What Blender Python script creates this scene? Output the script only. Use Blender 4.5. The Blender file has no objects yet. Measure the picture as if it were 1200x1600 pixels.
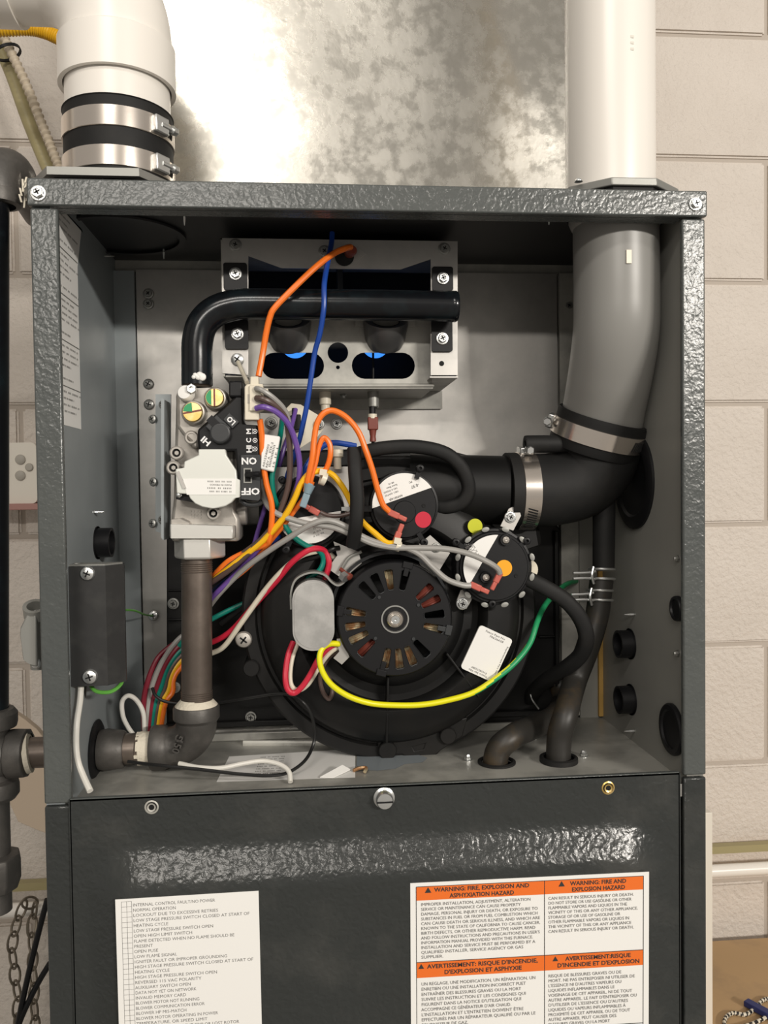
import bpy, bmesh, math, random
from mathutils import Vector, Matrix
from mathutils.geometry import tessellate_polygon
random.seed(7)
C = bpy.context.scene.collection
PI = math.pi
V = Vector

# ---------------------------------------------------------------- camera
F = 1282.0
CP = V((0.2101, -0.6511, 0.2428))
_p, _y, _r = -0.0276, 0.0874, -0.0128
_fw = V((math.sin(_y)*math.cos(_p), math.cos(_y)*math.cos(_p), math.sin(_p)))
_rt = V((math.cos(_y), -math.sin(_y), 0))
_up = _rt.cross(_fw)
CR = math.cos(_r)*_rt + math.sin(_r)*_up
CU = -math.sin(_r)*_rt + math.cos(_r)*_up
cam_data = bpy.data.cameras.new('camera')
cam_data.sensor_fit = 'HORIZONTAL'; cam_data.sensor_width = 36
cam_data.lens = F/1200*36; cam_data.clip_start = 0.02; cam_data.clip_end = 50
cam = bpy.data.objects.new('camera', cam_data); C.objects.link(cam)
cam.matrix_world = Matrix.Translation(CP) @ Matrix((CR, CU, -_fw)).transposed().to_4x4()
bpy.context.scene.camera = cam

# ---------------------------------------------------------------- world and lamps
world = bpy.data.worlds.new('room_light'); bpy.context.scene.world = world
world.use_nodes = True
_bg = world.node_tree.nodes['Background']
_bg.inputs[0].default_value = (1.0, 0.93, 0.84, 1); _bg.inputs[1].default_value = 0.27
def area(name, loc, target, sx, sy, power, col=(1, .94, .86)):
    l = bpy.data.lights.new(name, 'AREA'); l.shape = 'RECTANGLE'; l.size = sx; l.size_y = sy
    l.energy = power; l.color = col
    o = bpy.data.objects.new(name, l); C.objects.link(o)
    o.location = loc
    o.rotation_euler = (V(target)-V(loc)).to_track_quat('-Z', 'Y').to_euler()
    return o
area('ceiling_tube_light', (-0.50, -3.8, 1.50), (0.25, 0, .3), 1.2, .10, 27)
area('ceiling_tube_light', (2.8, -4.0, 1.50), (0.3, 0, .3), 1.3, .12, 118)
area('ceiling_tube_light', (-0.10, -1.4, 1.50), (0.25, .1, .5), 0.6, .14, 6)
vs = bpy.context.scene.view_settings
vs.view_transform = 'Standard'; vs.look = 'None'; vs.exposure = 0.30; vs.gamma = 1.0
vs.use_curve_mapping = False

# ---------------------------------------------------------------- places: a pixel of the 1200x1600 frame on a plane of the scene
def _ray(u, v): return _fw + (u-600)/F*CR - (v-800)/F*CU
def P(u, v, Y):
    d = _ray(u, v); return CP + d*((Y-CP.y)/d.y)
def PX(u, v, X):
    d = _ray(u, v); return CP + d*((X-CP.x)/d.x)
def PZ(u, v, Z):
    d = _ray(u, v); return CP + d*((Z-CP.z)/d.z)
def S(px, Y): return px*(Y+.65)/1282.0
def pp(pts, Y):
    return [(P(u, v, Y).x, P(u, v, Y).z) for u, v in pts]

# ---------------------------------------------------------------- materials
def mat(name, col, rough=.5, metal=0.0, bump=None, var=None, emit=None, spec=None, coat=0, alpha=None, dist=.0004):
    m = bpy.data.materials.new(name); m.use_nodes = True
    nt = m.node_tree; b = nt.nodes['Principled BSDF']
    b.inputs['Base Color'].default_value = (*col, 1); b.inputs['Roughness'].default_value = rough
    b.inputs['Metallic'].default_value = metal
    if spec is not None: b.inputs['Specular IOR Level'].default_value = spec
    if coat: b.inputs['Coat Weight'].default_value = coat; b.inputs['Coat Roughness'].default_value = .25
    if emit: b.inputs['Emission Color'].default_value = (*emit[0], 1); b.inputs['Emission Strength'].default_value = emit[1]
    if alpha is not None: b.inputs['Alpha'].default_value = alpha
    tc = nt.nodes.new('ShaderNodeTexCoord')
    def noise(scale, detail=3, r=.6):
        n = nt.nodes.new('ShaderNodeTexNoise'); n.inputs['Scale'].default_value = scale
        n.inputs['Detail'].default_value = detail; n.inputs['Roughness'].default_value = r
        nt.links.new(tc.outputs['Object'], n.inputs['Vector']); return n
    if var:                                   # (scale, second colour, contrast lo, hi[, roughness2])
        n = noise(var[0], 5)
        rp = nt.nodes.new('ShaderNodeValToRGB')
        rp.color_ramp.elements[0].position = var[2]; rp.color_ramp.elements[1].position = var[3]
        rp.color_ramp.elements[0].color = (*col, 1); rp.color_ramp.elements[1].color = (*var[1], 1)
        nt.links.new(n.outputs['Fac'], rp.inputs[0]); nt.links.new(rp.outputs[0], b.inputs['Base Color'])
        if len(var) > 4:
            mr = nt.nodes.new('ShaderNodeMapRange'); mr.inputs['From Min'].default_value = var[2]; mr.inputs['From Max'].default_value = var[3]
            mr.inputs['To Min'].default_value = rough; mr.inputs['To Max'].default_value = var[4]
            nt.links.new(n.outputs['Fac'], mr.inputs[0]); nt.links.new(mr.outputs[0], b.inputs['Roughness'])
    if bump:                                  # (scale, strength[, kind])
        bp = nt.nodes.new('ShaderNodeBump'); bp.inputs['Strength'].default_value = bump[1]; bp.inputs['Distance'].default_value = dist
        if len(bump) > 2 and bump[2] == 'leather':
            w = noise(bump[0]*.35, 2)
            mx = nt.nodes.new('ShaderNodeMixRGB'); mx.inputs[0].default_value = .012
            nt.links.new(tc.outputs['Object'], mx.inputs[1]); nt.links.new(w.outputs['Color'], mx.inputs[2])
            vo = nt.nodes.new('ShaderNodeTexVoronoi'); vo.feature = 'SMOOTH_F1'; vo.inputs['Scale'].default_value = bump[0]
            nt.links.new(mx.outputs[0], vo.inputs['Vector'])
            n2 = noise(bump[0]*.8, 3)
            ma = nt.nodes.new('ShaderNodeMath'); ma.operation = 'MULTIPLY'
            nt.links.new(vo.outputs['Distance'], ma.inputs[0]); nt.links.new(n2.outputs['Fac'], ma.inputs[1])
            nt.links.new(ma.outputs[0], bp.inputs['Height'])
        elif len(bump) > 2 and bump[2] == 'voronoi':
            vo = nt.nodes.new('ShaderNodeTexVoronoi'); vo.inputs['Scale'].default_value = bump[0]
            nt.links.new(tc.outputs['Object'], vo.inputs['Vector']); nt.links.new(vo.outputs['Color'], bp.inputs['Height'])
        else:
            nt.links.new(noise(bump[0], 4).outputs['Fac'], bp.inputs['Height'])
        nt.links.new(bp.outputs[0], b.inputs['Normal'])
    return m
M = {}
M['paint'] = mat('grey_textured_paint', (.090, .097, .093), .25, 0, (280, .50, 'leather'), (9, (.076, .083, .081), .4, .6), dist=.0012)
M['door'] = mat('charcoal_textured_paint', (.032, .035, .034), .24, 0, (230, .75, 'leather'), (12, (.058, .059, .055), .52, .75), dist=.0012)
M['inner'] = mat('smooth_grey_paint', (.30, .33, .34), .42, .1, (60, .1), (6, (.255, .28, .29), .4, .65))
M['innerR'] = mat('grey_side_paint', (.30, .295, .27), .42, .1, (60, .1), (6, (.27, .265, .245), .4, .65))
M['galv'] = mat('galvanised_steel', (.56, .54, .51), .40, .75, (90, .10), (22, (.44, .43, .41), .35, .7, .5))
M['topin'] = mat('inner_paint_with_shade', (.022, .022, .023), .45, 0, (60, .1))  # near-black because the shade under the cabinet top is put into the colour
M['galvd'] = mat('dusty_galvanised_steel', (.46, .45, .41), .42, .2, (90, .10), (18, (.31, .305, .28), .42, .6, .35))
M['duct'] = mat('duct_galvanised_steel', (.52, .50, .45), .20, .85, (45, .30), (60, (.40, .385, .35), .4, .62, .34), dist=.0006)
M['zinc'] = mat('zinc_screw', (.72, .73, .72), .28, .9, (500, .1))
M['zincd'] = mat('dull_zinc', (.42, .42, .40), .38, .85)
M['band'] = mat('stainless_band', (.80, .73, .66), .20, .95, (300, .04))
M['cast'] = mat('cast_aluminium', (.50, .47, .43), .45, .55, (160, .25), (40, (.40, .375, .34), .4, .6))
M['castl'] = mat('machined_aluminium', (.72, .71, .67), .38, .55, (200, .12))
M['silver'] = mat('silver_cover', (.74, .75, .70), .42, .25, (120, .05))
M['can'] = mat('capacitor_can', (.62, .61, .59), .38, .7, (60, .15), (50, (.48, .475, .46), .4, .62))
M['brass'] = mat('brass_cap', (.80, .56, .18), .3, .8, (80, .1), (90, (.9, .72, .36), .4, .6))
M['green'] = mat('green_varnish', (.02, .33, .10), .3)
M['black'] = mat('black_plastic', (.008, .008, .009), .42, 0, (180, .12), spec=.3)
M['blackp'] = mat('black_moulded_housing', (.008, .008, .008), .44, 0, (90, .18), (14, (.013, .012, .011), .45, .7), spec=.28)
M['charc'] = mat('charcoal_plastic', (.030, .032, .034), .42, 0, (300, .1))
M['jbox'] = mat('charcoal_sheet_cover', (.028, .028, .028), .38, 0, (60, .15), (45, (.045, .045, .043), .5, .75))
M['gloss'] = mat('black_enamel_pipe', (.007, .008, .010), .20, .2, (90, .1), (30, (.012, .02, .024), .5, .7))
M['rubber'] = mat('matt_rubber', (.011, .011, .011), .62, 0, (120, .2), (25, (.018, .017, .016), .45, .7), spec=.3)
M['hose'] = mat('worn_rubber_hose', (.028, .026, .023), .45, 0, (90, .25), (22, (.075, .050, .024), .50, .72))
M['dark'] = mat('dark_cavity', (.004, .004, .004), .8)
M['iron'] = mat('black_iron_pipe', (.13, .105, .088), .38, .55, (120, .25), (28, (.19, .155, .13), .4, .7))
M['fitting'] = mat('malleable_iron_fitting', (.085, .08, .074), .48, .4, (260, .5), (40, (.13, .12, .11), .45, .7))
M['dope'] = mat('pipe_sealant', (.72, .66, .54), .7, 0, (300, .8), dist=.001)
M['pvc'] = mat('white_pvc', (.86, .82, .76), .30, 0, None)
M['pvcg'] = mat('grey_pvc', (.27, .265, .25), .36, 0, (30, .05))
M['white'] = mat('white_paper_label', (.88, .87, .84), .45)
M['cream'] = mat('cream_nylon', (.72, .68, .56), .45)
M['inkf'] = mat('faint_print', (.70, .67, .60), .5)
M['ink'] = mat('black_ink', (.03, .03, .03), .6)
M['inkg'] = mat('grey_ink', (.16, .155, .15), .6)
M['inkw'] = mat('white_ink', (.85, .85, .85), .5)
M['orangel'] = mat('orange_print', (.85, .17, .02), .45)
M['red'] = mat('red_dot', (.36, .006, .006), .4)
M['dotor'] = mat('amber_dot', (.95, .42, .01), .4)
M['yel'] = mat('yellow_dot', (.6, .62, .02), .4)
M['term'] = mat('red_vinyl_terminal', (.55, .12, .09), .3, spec=.7)
M['termb'] = mat('blue_grey_vinyl_terminal', (.24, .33, .38), .3)
M['rust'] = mat('rust_brown_plastic', (.20, .045, .03), .4)
M['copper'] = mat('copper_winding', (.42, .22, .10), .35, .5, (400, .5), (120, (.60, .50, .32), .45, .6))
M['flame'] = mat('blue_gas_flame', (.02, .1, .4), .6, emit=((.05, .28, 1.0), .95))
M['bell'] = mat('dark_burner_steel', (.12, .12, .12), .35, .6, (80, .15))
M['water'] = mat('thin_water_film', (.24, .27, .29), .16, 0, (60, .15))
M['wall'] = mat('painted_block', (.70, .635, .57), .55, 0, (110, 1.0), (7, (.65, .585, .52), .4, .7), dist=.0035)
M['mortar'] = mat('painted_mortar', (.50, .44, .38), .7, 0, (160, .3))
M['pink'] = mat('dusty_pink_board', (.42, .22, .19), .6)
M['beige'] = mat('beige_plastic', (.62, .50, .38), .5)
M['tstat'] = mat('warm_white_plastic', (.80, .75, .66), .4)
M['btn'] = mat('grey_rubber_button', (.42, .39, .34), .5)
M['lcd'] = mat('dark_display', (.06, .07, .06), .2)
M['yelp'] = mat('yellow_gas_tube', (.72, .42, .02), .4, 0, (60, .1))
M['tan'] = mat('tan_board', (.50, .33, .17), .6, 0, (40, .3), (10, (.40, .27, .15), .45, .65))
M['floor'] = mat('grey_concrete', (.22, .21, .20), .7, 0, (20, .3), (4, (.28, .27, .25), .4, .6))
M['foam'] = mat('yellow_foam_strip', (.50, .30, .08), .8, 0, (300, .8))
M['chain'] = mat('weathered_chain', (.20, .17, .13), .5, .6, (200, .3))
M['olive'] = mat('olive_cable', (.36, .31, .16), .5)
M['flex'] = mat('beige_flex_conduit', (.55, .47, .36), .5)
M['navy'] = mat('navy_plastic', (.02, .03, .14), .45)
M['conduit'] = mat('grey_cast_fitting', (.30, .30, .28), .45, .5, (120, .2))
WC = dict(orange=(.95, .20, .02), blue=(.01, .06, .34), purple=(.16, .08, .36), brown=(.10, .065, .055), gray=(.34, .33, .31),
          teal=(.0, .20, .15), green=(.02, .32, .12), yellow=(.95, .52, .01), brightyellow=(.85, .80, .01), red=(.60, .02, .05),
          cream=(.74, .68, .55), darkred=(.20, .01, .025), whitew=(.76, .74, .68), blackw=(.012, .012, .012), lgreen=(.12, .40, .06))
for k, c in WC.items(): M[k] = mat(k+'_wire', c, .35, 0, (200, .05))

# ---------------------------------------------------------------- mesh helpers
class MB:
    def __init__(s): s.bm = bmesh.new(); s.mi = 0
    def face(s, vs):
        try: f = s.bm.faces.new(vs); f.material_index = s.mi; return f
        except ValueError: return None
    def box(s, a, b):
        x0, y0, z0 = [min(p, q) for p, q in zip(a, b)]; x1, y1, z1 = [max(p, q) for p, q in zip(a, b)]
        v = [s.bm.verts.new(c) for c in ((x0,y0,z0),(x1,y0,z0),(x1,y1,z0),(x0,y1,z0),(x0,y0,z1),(x1,y0,z1),(x1,y1,z1),(x0,y1,z1))]
        for q in ((3,2,1,0),(4,5,6,7),(0,1,5,4),(1,2,6,5),(2,3,7,6),(3,0,4,7)): s.face([v[i] for i in q])
        return s
    def obox(s, c, ax, ay, az, hx, hy, hz):       # oriented box
        c, ax, ay, az = V(c), V(ax), V(ay), V(az)
        v = [s.bm.verts.new(c+ax*hx*i+ay*hy*j+az*hz*k) for i, j, k in ((-1,-1,-1),(1,-1,-1),(1,1,-1),(-1,1,-1),(-1,-1,1),(1,-1,1),(1,1,1),(-1,1,1))]
        for q in ((3,2,1,0),(4,5,6,7),(0,1,5,4),(1,2,6,5),(2,3,7,6),(3,0,4,7)): s.face([v[i] for i in q])
        return s
    def plate(s, outer, y0, y1, holes=()):        # XZ outline(s) given thickness in Y
        loops = [outer]+list(holes)
        pts = [[V((x, z, 0)) for x, z in l] for l in loops]
        tris = tessellate_polygon(pts); flat = [p for l in loops for p in l]
        A = [s.bm.verts.new((x, y0, z)) for x, z in flat]; B = [s.bm.verts.new((x, y1, z)) for x, z in flat]
        for t in tris:
            s.face([A[i] for i in t]); s.face([B[i] for i in reversed(t)])
        k = 0
        for l in loops:
            n = len(l)
            for i in range(n):
                a, b = k+i, k+(i+1) % n; s.face([A[a], A[b], B[b], B[a]])
            k += n
        return s
    def lathe(s, prof, o, axis=(0, -1, 0), n=32, sx=1.0, up=None, close=True):   # prof: (radius, height along axis)
        ax = V(axis).normalized()
        e1 = V(up) if up else (V((0, 0, 1)) if abs(ax.z) < .9 else V((1, 0, 0)))
        e1 = (e1-ax*e1.dot(ax)).normalized(); e2 = ax.cross(e1); o = V(o)
        rings = []
        for r, h in prof:
            if r < 1e-7: rings.append([s.bm.verts.new(o+ax*h)])
            else: rings.append([s.bm.verts.new(o+ax*h+(e1*math.cos(t)+e2*math.sin(t)*sx)*r) for t in [2*PI*i/n for i in range(n)]])
        for a, b in zip(rings, rings[1:]):
            for i in range(n):
                j = (i+1) % n
                if len(a) == 1 and len(b) == 1: break
                if len(a) == 1: s.face([a[0], b[i], b[j]])
                elif len(b) == 1: s.face([a[i], a[j], b[0]])
                else: s.face([a[i], a[j], b[j], b[i]])
        return s
    def cyl(s, a, b, r, r2=None, n=20):
        a, b = V(a), V(b); L = (b-a).length; r2 = r if r2 is None else r2
        return s.lathe([(0, 0), (r, 0), (r2, L), (0, L)], a, b-a, n)
    def tube(s, pts, r, n=10, step=6, caps=True, flat=None, stripe=None, smooth=True):
        pts = [V(p) for p in pts]
        path = crom(pts, step) if smooth and len(pts) > 2 else pts
        rf = r if callable(r) else (lambda t: r)
        t0 = (path[1]-path[0]).normalized()
        e1 = (V((0, 1, 0)) if abs(t0.y) < .9 else V((1, 0, 0))); e1 = (e1-t0*e1.dot(t0)).normalized()
        rings = []
        for i, p in enumerate(path):
            t = (path[min(i+1, len(path)-1)]-path[max(i-1, 0)]).normalized()
            e1 = (e1-t*e1.dot(t)).normalized(); e2 = t.cross(e1); rr = rf(i/(len(path)-1))
            k1 = flat or 1
            rings.append([s.bm.verts.new(p+(e1*math.cos(a)*k1+e2*math.sin(a))*rr) for a in [2*PI*j/n for j in range(n)]])
        for k, (a, b) in enumerate(zip(rings, rings[1:])):
            for i in range(n):
                j = (i+1) % n; f = s.face([a[i], a[j], b[j], b[i]])
                if stripe and f: f.material_index = stripe(k/(len(rings)-1), i/n)
        if caps: s.face(list(reversed(rings[0]))); s.face(rings[-1])
        return s
    def text(s, body, o, xd, yd, cap, align='LEFT', width=None, bold=0, lh=1.0):
        cu = bpy.data.curves.new('t', 'FONT'); cu.body = body; cu.size = cap/.70; cu.align_x = align; cu.align_y = 'BOTTOM_BASELINE'
        cu.resolution_u = 2; cu.offset = bold*cap; cu.space_line = lh
        ob = bpy.data.objects.new('t', cu)
        me = bpy.data.meshes.new_from_object(ob)
        if len(me.vertices):
            o, xd, yd = V(o), V(xd), V(yd); k = 1.0
            if width:
                xs = [v.co.x for v in me.vertices]; k = width/max(1e-6, max(xs)-min(xs))
            vv = [s.bm.verts.new(o+xd*v.co.x*k+yd*v.co.y) for v in me.vertices]
            for p in me.polygons: s.face([vv[i] for i in p.vertices])
        bpy.data.objects.remove(ob); bpy.data.meshes.remove(me); bpy.data.curves.remove(cu)
        return s
def crom(p, step):
    out = []
    q = [p[0]*2-p[1]]+p+[p[-1]*2-p[-2]]
    for i in range(1, len(q)-2):
        a, b, c, d = q[i-1:i+3]
        for k in range(step):
            t = k/step
            out.append(.5*((2*b)+(c-a)*t+(2*a-5*b+4*c-d)*t*t+(3*b-a-3*c+d)*t**3))
    out.append(q[-2]); return out
WL = {}
def obj(name, mb, m, parent=None, smooth=True, bev=0, kind=None):
    bm = mb.bm
    bmesh.ops.recalc_face_normals(bm, faces=bm.faces[:]) if not getattr(mb, 'flat', False) else None
    if smooth:
        for f in bm.faces: f.smooth = True
        for e in bm.edges:
            if len(e.link_faces) == 2 and e.calc_face_angle(0) > .62: e.smooth = False
    if parent is not None: base = WL[parent.name]
    else:
        xs = [v.co for v in bm.verts]
        base = V(((min(c.x for c in xs)+max(c.x for c in xs))/2, (min(c.y for c in xs)+max(c.y for c in xs))/2, min(c.z for c in xs)))
    for v in bm.verts: v.co -= base
    me = bpy.data.meshes.new(name); bm.to_mesh(me); bm.free()
    for x in (m if isinstance(m, (list, tuple)) else [m]): me.materials.append(M[x] if isinstance(x, str) else x)
    o = bpy.data.objects.new(name, me); C.objects.link(o)
    if parent is not None: o.parent = parent
    else: o.location = base
    WL[o.name] = base
    if bev:
        b = o.modifiers.new('edge', 'BEVEL'); b.width = bev; b.segments = 2; b.limit_method = 'ANGLE'; b.angle_limit = .6
    if kind: o['kind'] = kind
    return o
def tag(o, label, cat, group=None):
    o['label'] = label; o['category'] = cat
    if group: o['group'] = group
    return o
def thing(name, label, cat, loc, group=None):
    o = bpy.data.objects.new(name, None); C.objects.link(o); o.location = loc; o.empty_display_size = .02
    WL[o.name] = V(loc); return tag(o, label, cat, group)
def circ(cx, cz, r, n=24, a0=0, a1=2*PI, sx=1):
    full = abs(a1-a0-2*PI) < 1e-6
    return [(cx+sx*r*math.cos(a0+(a1-a0)*i/(n if full else n-1)), cz+r*math.sin(a0+(a1-a0)*i/(n if full else n-1))) for i in range(n)]
def rrect(x0, z0, x1, z1, r, n=5):
    x0, x1 = min(x0, x1), max(x0, x1); z0, z1 = min(z0, z1), max(z0, z1)
    out = []
    for cx, cz, a in ((x1-r, z1-r, 0), (x0+r, z1-r, PI/2), (x0+r, z0+r, PI), (x1-r, z0+r, 3*PI/2)):
        out += [(cx+r*math.cos(a+PI/2*i/n), cz+r*math.sin(a+PI/2*i/n)) for i in range(n+1)]
    return out
# shared screw meshes: head faces +Z of the mesh, placed so that it points along an axis
def _screw_mesh(kind):
    mb = MB(); R = 1.0
    if kind == 'hex':
        mb.lathe([(1.0, 0), (1.0, .12), (.92, .2), (.70, .22)], (0, 0, 0), (0, 0, 1), 20)
        mb.lathe([(.74, .18), (.74, .62), (.66, .72), (.45, .72), (.38, .62), (0, .62)], (0, 0, 0), (0, 0, 1), 6)
        mb.mi = 1
        for a in (0, PI/2): mb.obox((0, 0, .65), (math.cos(a), math.sin(a), 0), (-math.sin(a), math.cos(a), 0), (0, 0, 1), .34, .085, .02)
    elif kind == 'pan':
        mb.lathe([(1.0, 0), (1.0, .15), (.86, .42), (.5, .58), (0, .62)], (0, 0, 0), (0, 0, 1), 20)
        mb.mi = 1
        for a in (.3, .3+PI/2): mb.obox((0, 0, .60), (math.cos(a), math.sin(a), 0), (-math.sin(a), math.cos(a), 0), (0, 0, 1), .50, .10, .03)
    elif kind == 'acorn':
        mb.lathe([(1.0, 0), (1.0, .15)], (0, 0, 0), (0, 0, 1), 20)
        mb.lathe([(.8, .1), (.8, .7), (.62, .8), (.60, 1.1), (.4, 1.4), (0, 1.5)], (0, 0, 0), (0, 0, 1), 6)
    elif kind == 'tip':
        prof = [(0, 5.5)]
        for i in range(8): prof += [(.35+.08*min(i, 4), 5.0-.6*i), (.22+.06*min(i, 4), 4.8-.6*i)]
        prof += [(.5, 0)]
        mb.lathe(prof, (0, 0, 0), (0, 0, 1), 10)
    bmesh.ops.recalc_face_normals(mb.bm, faces=mb.bm.faces[:])
    for f in mb.bm.faces: f.smooth = True
    for e in mb.bm.edges:
        if len(e.link_faces) == 2 and e.calc_face_angle(0) > .5: e.smooth = False
    me = bpy.data.meshes.new('screw_'+kind); mb.bm.to_mesh(me); mb.bm.free()
    return me
SM = {}
def screw(parent, pos, r, kind='hex', axis=(0, -1, 0), m='zinc', name='screw', spin=None):
    key = (kind, m)
    if key not in SM:
        me = _screw_mesh(kind); me.materials.append(M[m]); me.materials.append(M['dark']); SM[key] = me
    o = bpy.data.objects.new(name, SM[key]); C.objects.link(o)
    q = V(axis).to_track_quat('Z', 'Y')
    o.rotation_mode = 'QUATERNION'
    from mathutils import Quaternion
    o.rotation_quaternion = q @ Quaternion((0, 0, 1), random.uniform(0, 3) if spin is None else spin)
    o.scale = (r, r, r)
    o.parent = parent; o.location = V(pos)-WL[parent.name]; WL[o.name] = V(pos)
    return o
def psc(parent, u, v, Y, rpx=9, **k): return screw(parent, P(u, v, Y), S(rpx, Y), **k)
def hose_clamp(label, c, axis, R, w, ang, group=None, slot_ang=None):
    ax = V(axis).normalized()
    e1 = V((0, 0, 1)) if abs(ax.z) < .9 else V((0, -1, 0)); e1 = (e1-ax*e1.dot(ax)).normalized(); e2 = ax.cross(e1)
    t = thing('hose_clamp', label, 'clamp', c, group)
    b = MB(); h = w/2
    b.lathe([(R, -h), (R+.0006, -h*.96), (R+.0006, h*.96), (R, h), (R-.001, h), (R-.001, -h), (R, -h)], c, ax, 64)
    obj('band', b, 'band', t)
    sl = MB(); a0 = ang if slot_ang is None else slot_ang
    for i in range(9):
        a = a0+.16+i*.062*.045/R; d = e1*math.cos(a)+e2*math.sin(a); tt = ax.cross(d)
        sl.obox(V(c)+d*(R+.0007), (ax*.95+tt*.3).normalized(), (tt*.95-ax*.3).normalized(), d, h*.6, .0006, .0003)
    obj('slot', sl, 'dark', t, kind='stuff')
    d = e1*math.cos(ang)+e2*math.sin(ang); tt = ax.cross(d); p = V(c)+d*(R+.0035)
    hs = MB().obox(p-d*.001, ax, tt, d, h*.85, .008, .0032); ho = obj('screw_housing', hs, 'zinc', t, bev=.0012)
    s2 = MB().lathe([(0, -.001), (.0026, -.001), (.0026, .012), (.0042, .012), (.0042, .0135)], p+d*.0006, tt, 14)
    s2.lathe([(.0040, .013), (.0040, .0175), (.0032, .0185), (0, .0185)], p+d*.0006, tt, 6)
    obj('clamp_screw', s2, 'zinc', t)
    return t

# ================================================================ THE SETTING
W, ZT = .533, .4819
YB = .205; IN = .0143; ZD = -.0062
FL = -1.30
f = obj('floor', MB().box((-2.2, -3.2, FL-.05), (2.8, .70, FL)), 'floor'); f['kind'] = 'structure'
YW = .678
wall = obj('wall_back', MB().box((-2.2, YW+.004, FL), (2.8, YW+.10, 1.45)), 'mortar'); wall['kind'] = 'structure'
zj = P(1100, 1008, YW).z; BH, BW, J = .2032, .4064, .007
xj = P(1198, 150, YW).x
blk = MB(); g = .0035
blk.box((-BW/2+g, -.0015, -BH/2+g), (BW/2-g, .05, BH/2-g))
bmesh.ops.bevel(blk.bm, geom=blk.bm.edges[:], offset=.0035, segments=2, affect='EDGES')
blkme = bpy.data.meshes.new('block'); blk.bm.to_mesh(blkme); blk.bm.free(); blkme.materials.append(M['wall'])
for f_ in blkme.polygons: f_.use_smooth = False
for k in range(-9, 9):
    zc = zj+BH*(k+.5)
    if zc < FL or zc > 1.45: continue
    for i in range(-7, 5):
        xc = xj+BW*(i+.5)+(BW/2 if k % 2 == 0 else 0)
        o = bpy.data.objects.new('block', blkme); C.objects.link(o); o.parent = wall
        o.location = V((xc, YW+random.uniform(-.0006, .0006), zc))-WL[wall.name]

# white service pipe running along the wall
t = MB(); a = P(1150, 1372, .60); b_ = P(30, 1423, .60); zz = (a.z+b_.z)/2
t.cyl((-2.2, .615, zz), (2.8, .615, zz), S(10.5, .61), n=20)
sp = tag(obj('wall_pipe', t, 'pvc'), 'thin white pipe running low along the painted block wall', 'pipe')
cb = MB().box((-2.2, .640, zz+.016), (2.8, .654, zz+.028)); obj('cable_strip', cb, 'olive', sp)

# tan board on the right with a cord
zb = P(1150, 1478, .62).z
bt = thing('work_table', 'low tan topped table against the wall right of the furnace', 'table', (.95, .35, FL))
obj('tabletop', MB().box((.60, .10, zb-.03), (1.5, .64, zb)), 'tan', bt, bev=.003)
for x, y in ((.64, .14), (1.46, .14), (.64, .60), (1.46, .60)): obj('leg', MB().box((x-.02, y-.02, FL), (x+.02, y+.02, zb-.03)), 'tan', bt)
cp = [(1205, 1560), (1192, 1563), (1180, 1575), (1165, 1585), (1145, 1583), (1133, 1592), (1134, 1608), (1150, 1606), (1175, 1600), (1200, 1588), (1215, 1580)]
path = [PZ(u, v, zb+.003) for u, v in cp]
co = MB(); co.tube(path, .0028, n=8, step=10, stripe=lambda t, i: 1 if (int(t*60+i*2) % 2) else 0)
co = tag(obj('braided_cord', co, ['blackw', 'cream']), 'black and cream braided cord lying on the tan table', 'cord')
q = PZ(1192, 1580, zb+.006); d = (PZ(1205, 1590, zb+.006)-PZ(1168, 1570, zb+.006)).normalized()
co2 = MB().obox(q, d, V((0, 0, 1)).cross(d), (0, 0, 1), .026, .006, .004)
tag(obj('clip', co2, 'navy', bev=.001), 'small navy plastic clip beside the braided cord on the table', 'clip')
x0, x1 = P(1106, 1400, .42).x, P(1113.5, 1400, .42).x
wb = MB().box((x0-.03, .42, FL), (x1, .435, P(1110, 1270, .42).z))
tag(obj('narrow_board', wb, 'tstat', bev=.001), 'pale upright board edge standing just behind the right side of the furnace', 'board')

# thermostat on its ledge, left
tz0, tz1 = P(30, 787, .62).z, P(30, 692, .62).z; tx1 = P(57, 740, .61).x
th = thing('thermostat', 'warm white wall thermostat with three round buttons left of the furnace', 'thermostat', (tx1-.06, .64, tz0))
obj('housing', MB().plate(rrect(tx1-.13, tz0, tx1, tz1, .008), .612, .638), 'tstat', th, bev=.003)
obj('display', MB().box((tx1-.10, .610, P(10, 752, .61).z), (P(12, 740, .61).x, .6125, P(10, 706, .61).z)), 'lcd', th)
for u, v, r in ((32, 718, 7.5), (46, 730, 6), (32, 743, 7.5)):
    obj('button', MB().lathe([(S(r, .61), 0), (S(r, .61), .002), (S(r*.8, .61), .003), (0, .0033)], P(u, v, .612), n=20), 'btn', th)
obj('ledge', MB(), 'pink') if False else None
lz0, lz1 = P(30, 797, .60).z, P(30, 787, .60).z
tag(obj('wooden_ledge', MB().box((tx1-.24, .60, lz0), (tx1+.012, .648, lz1)), 'pink', bev=.001), 'dusty pink ledge directly under the thermostat', 'ledge')

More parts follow.
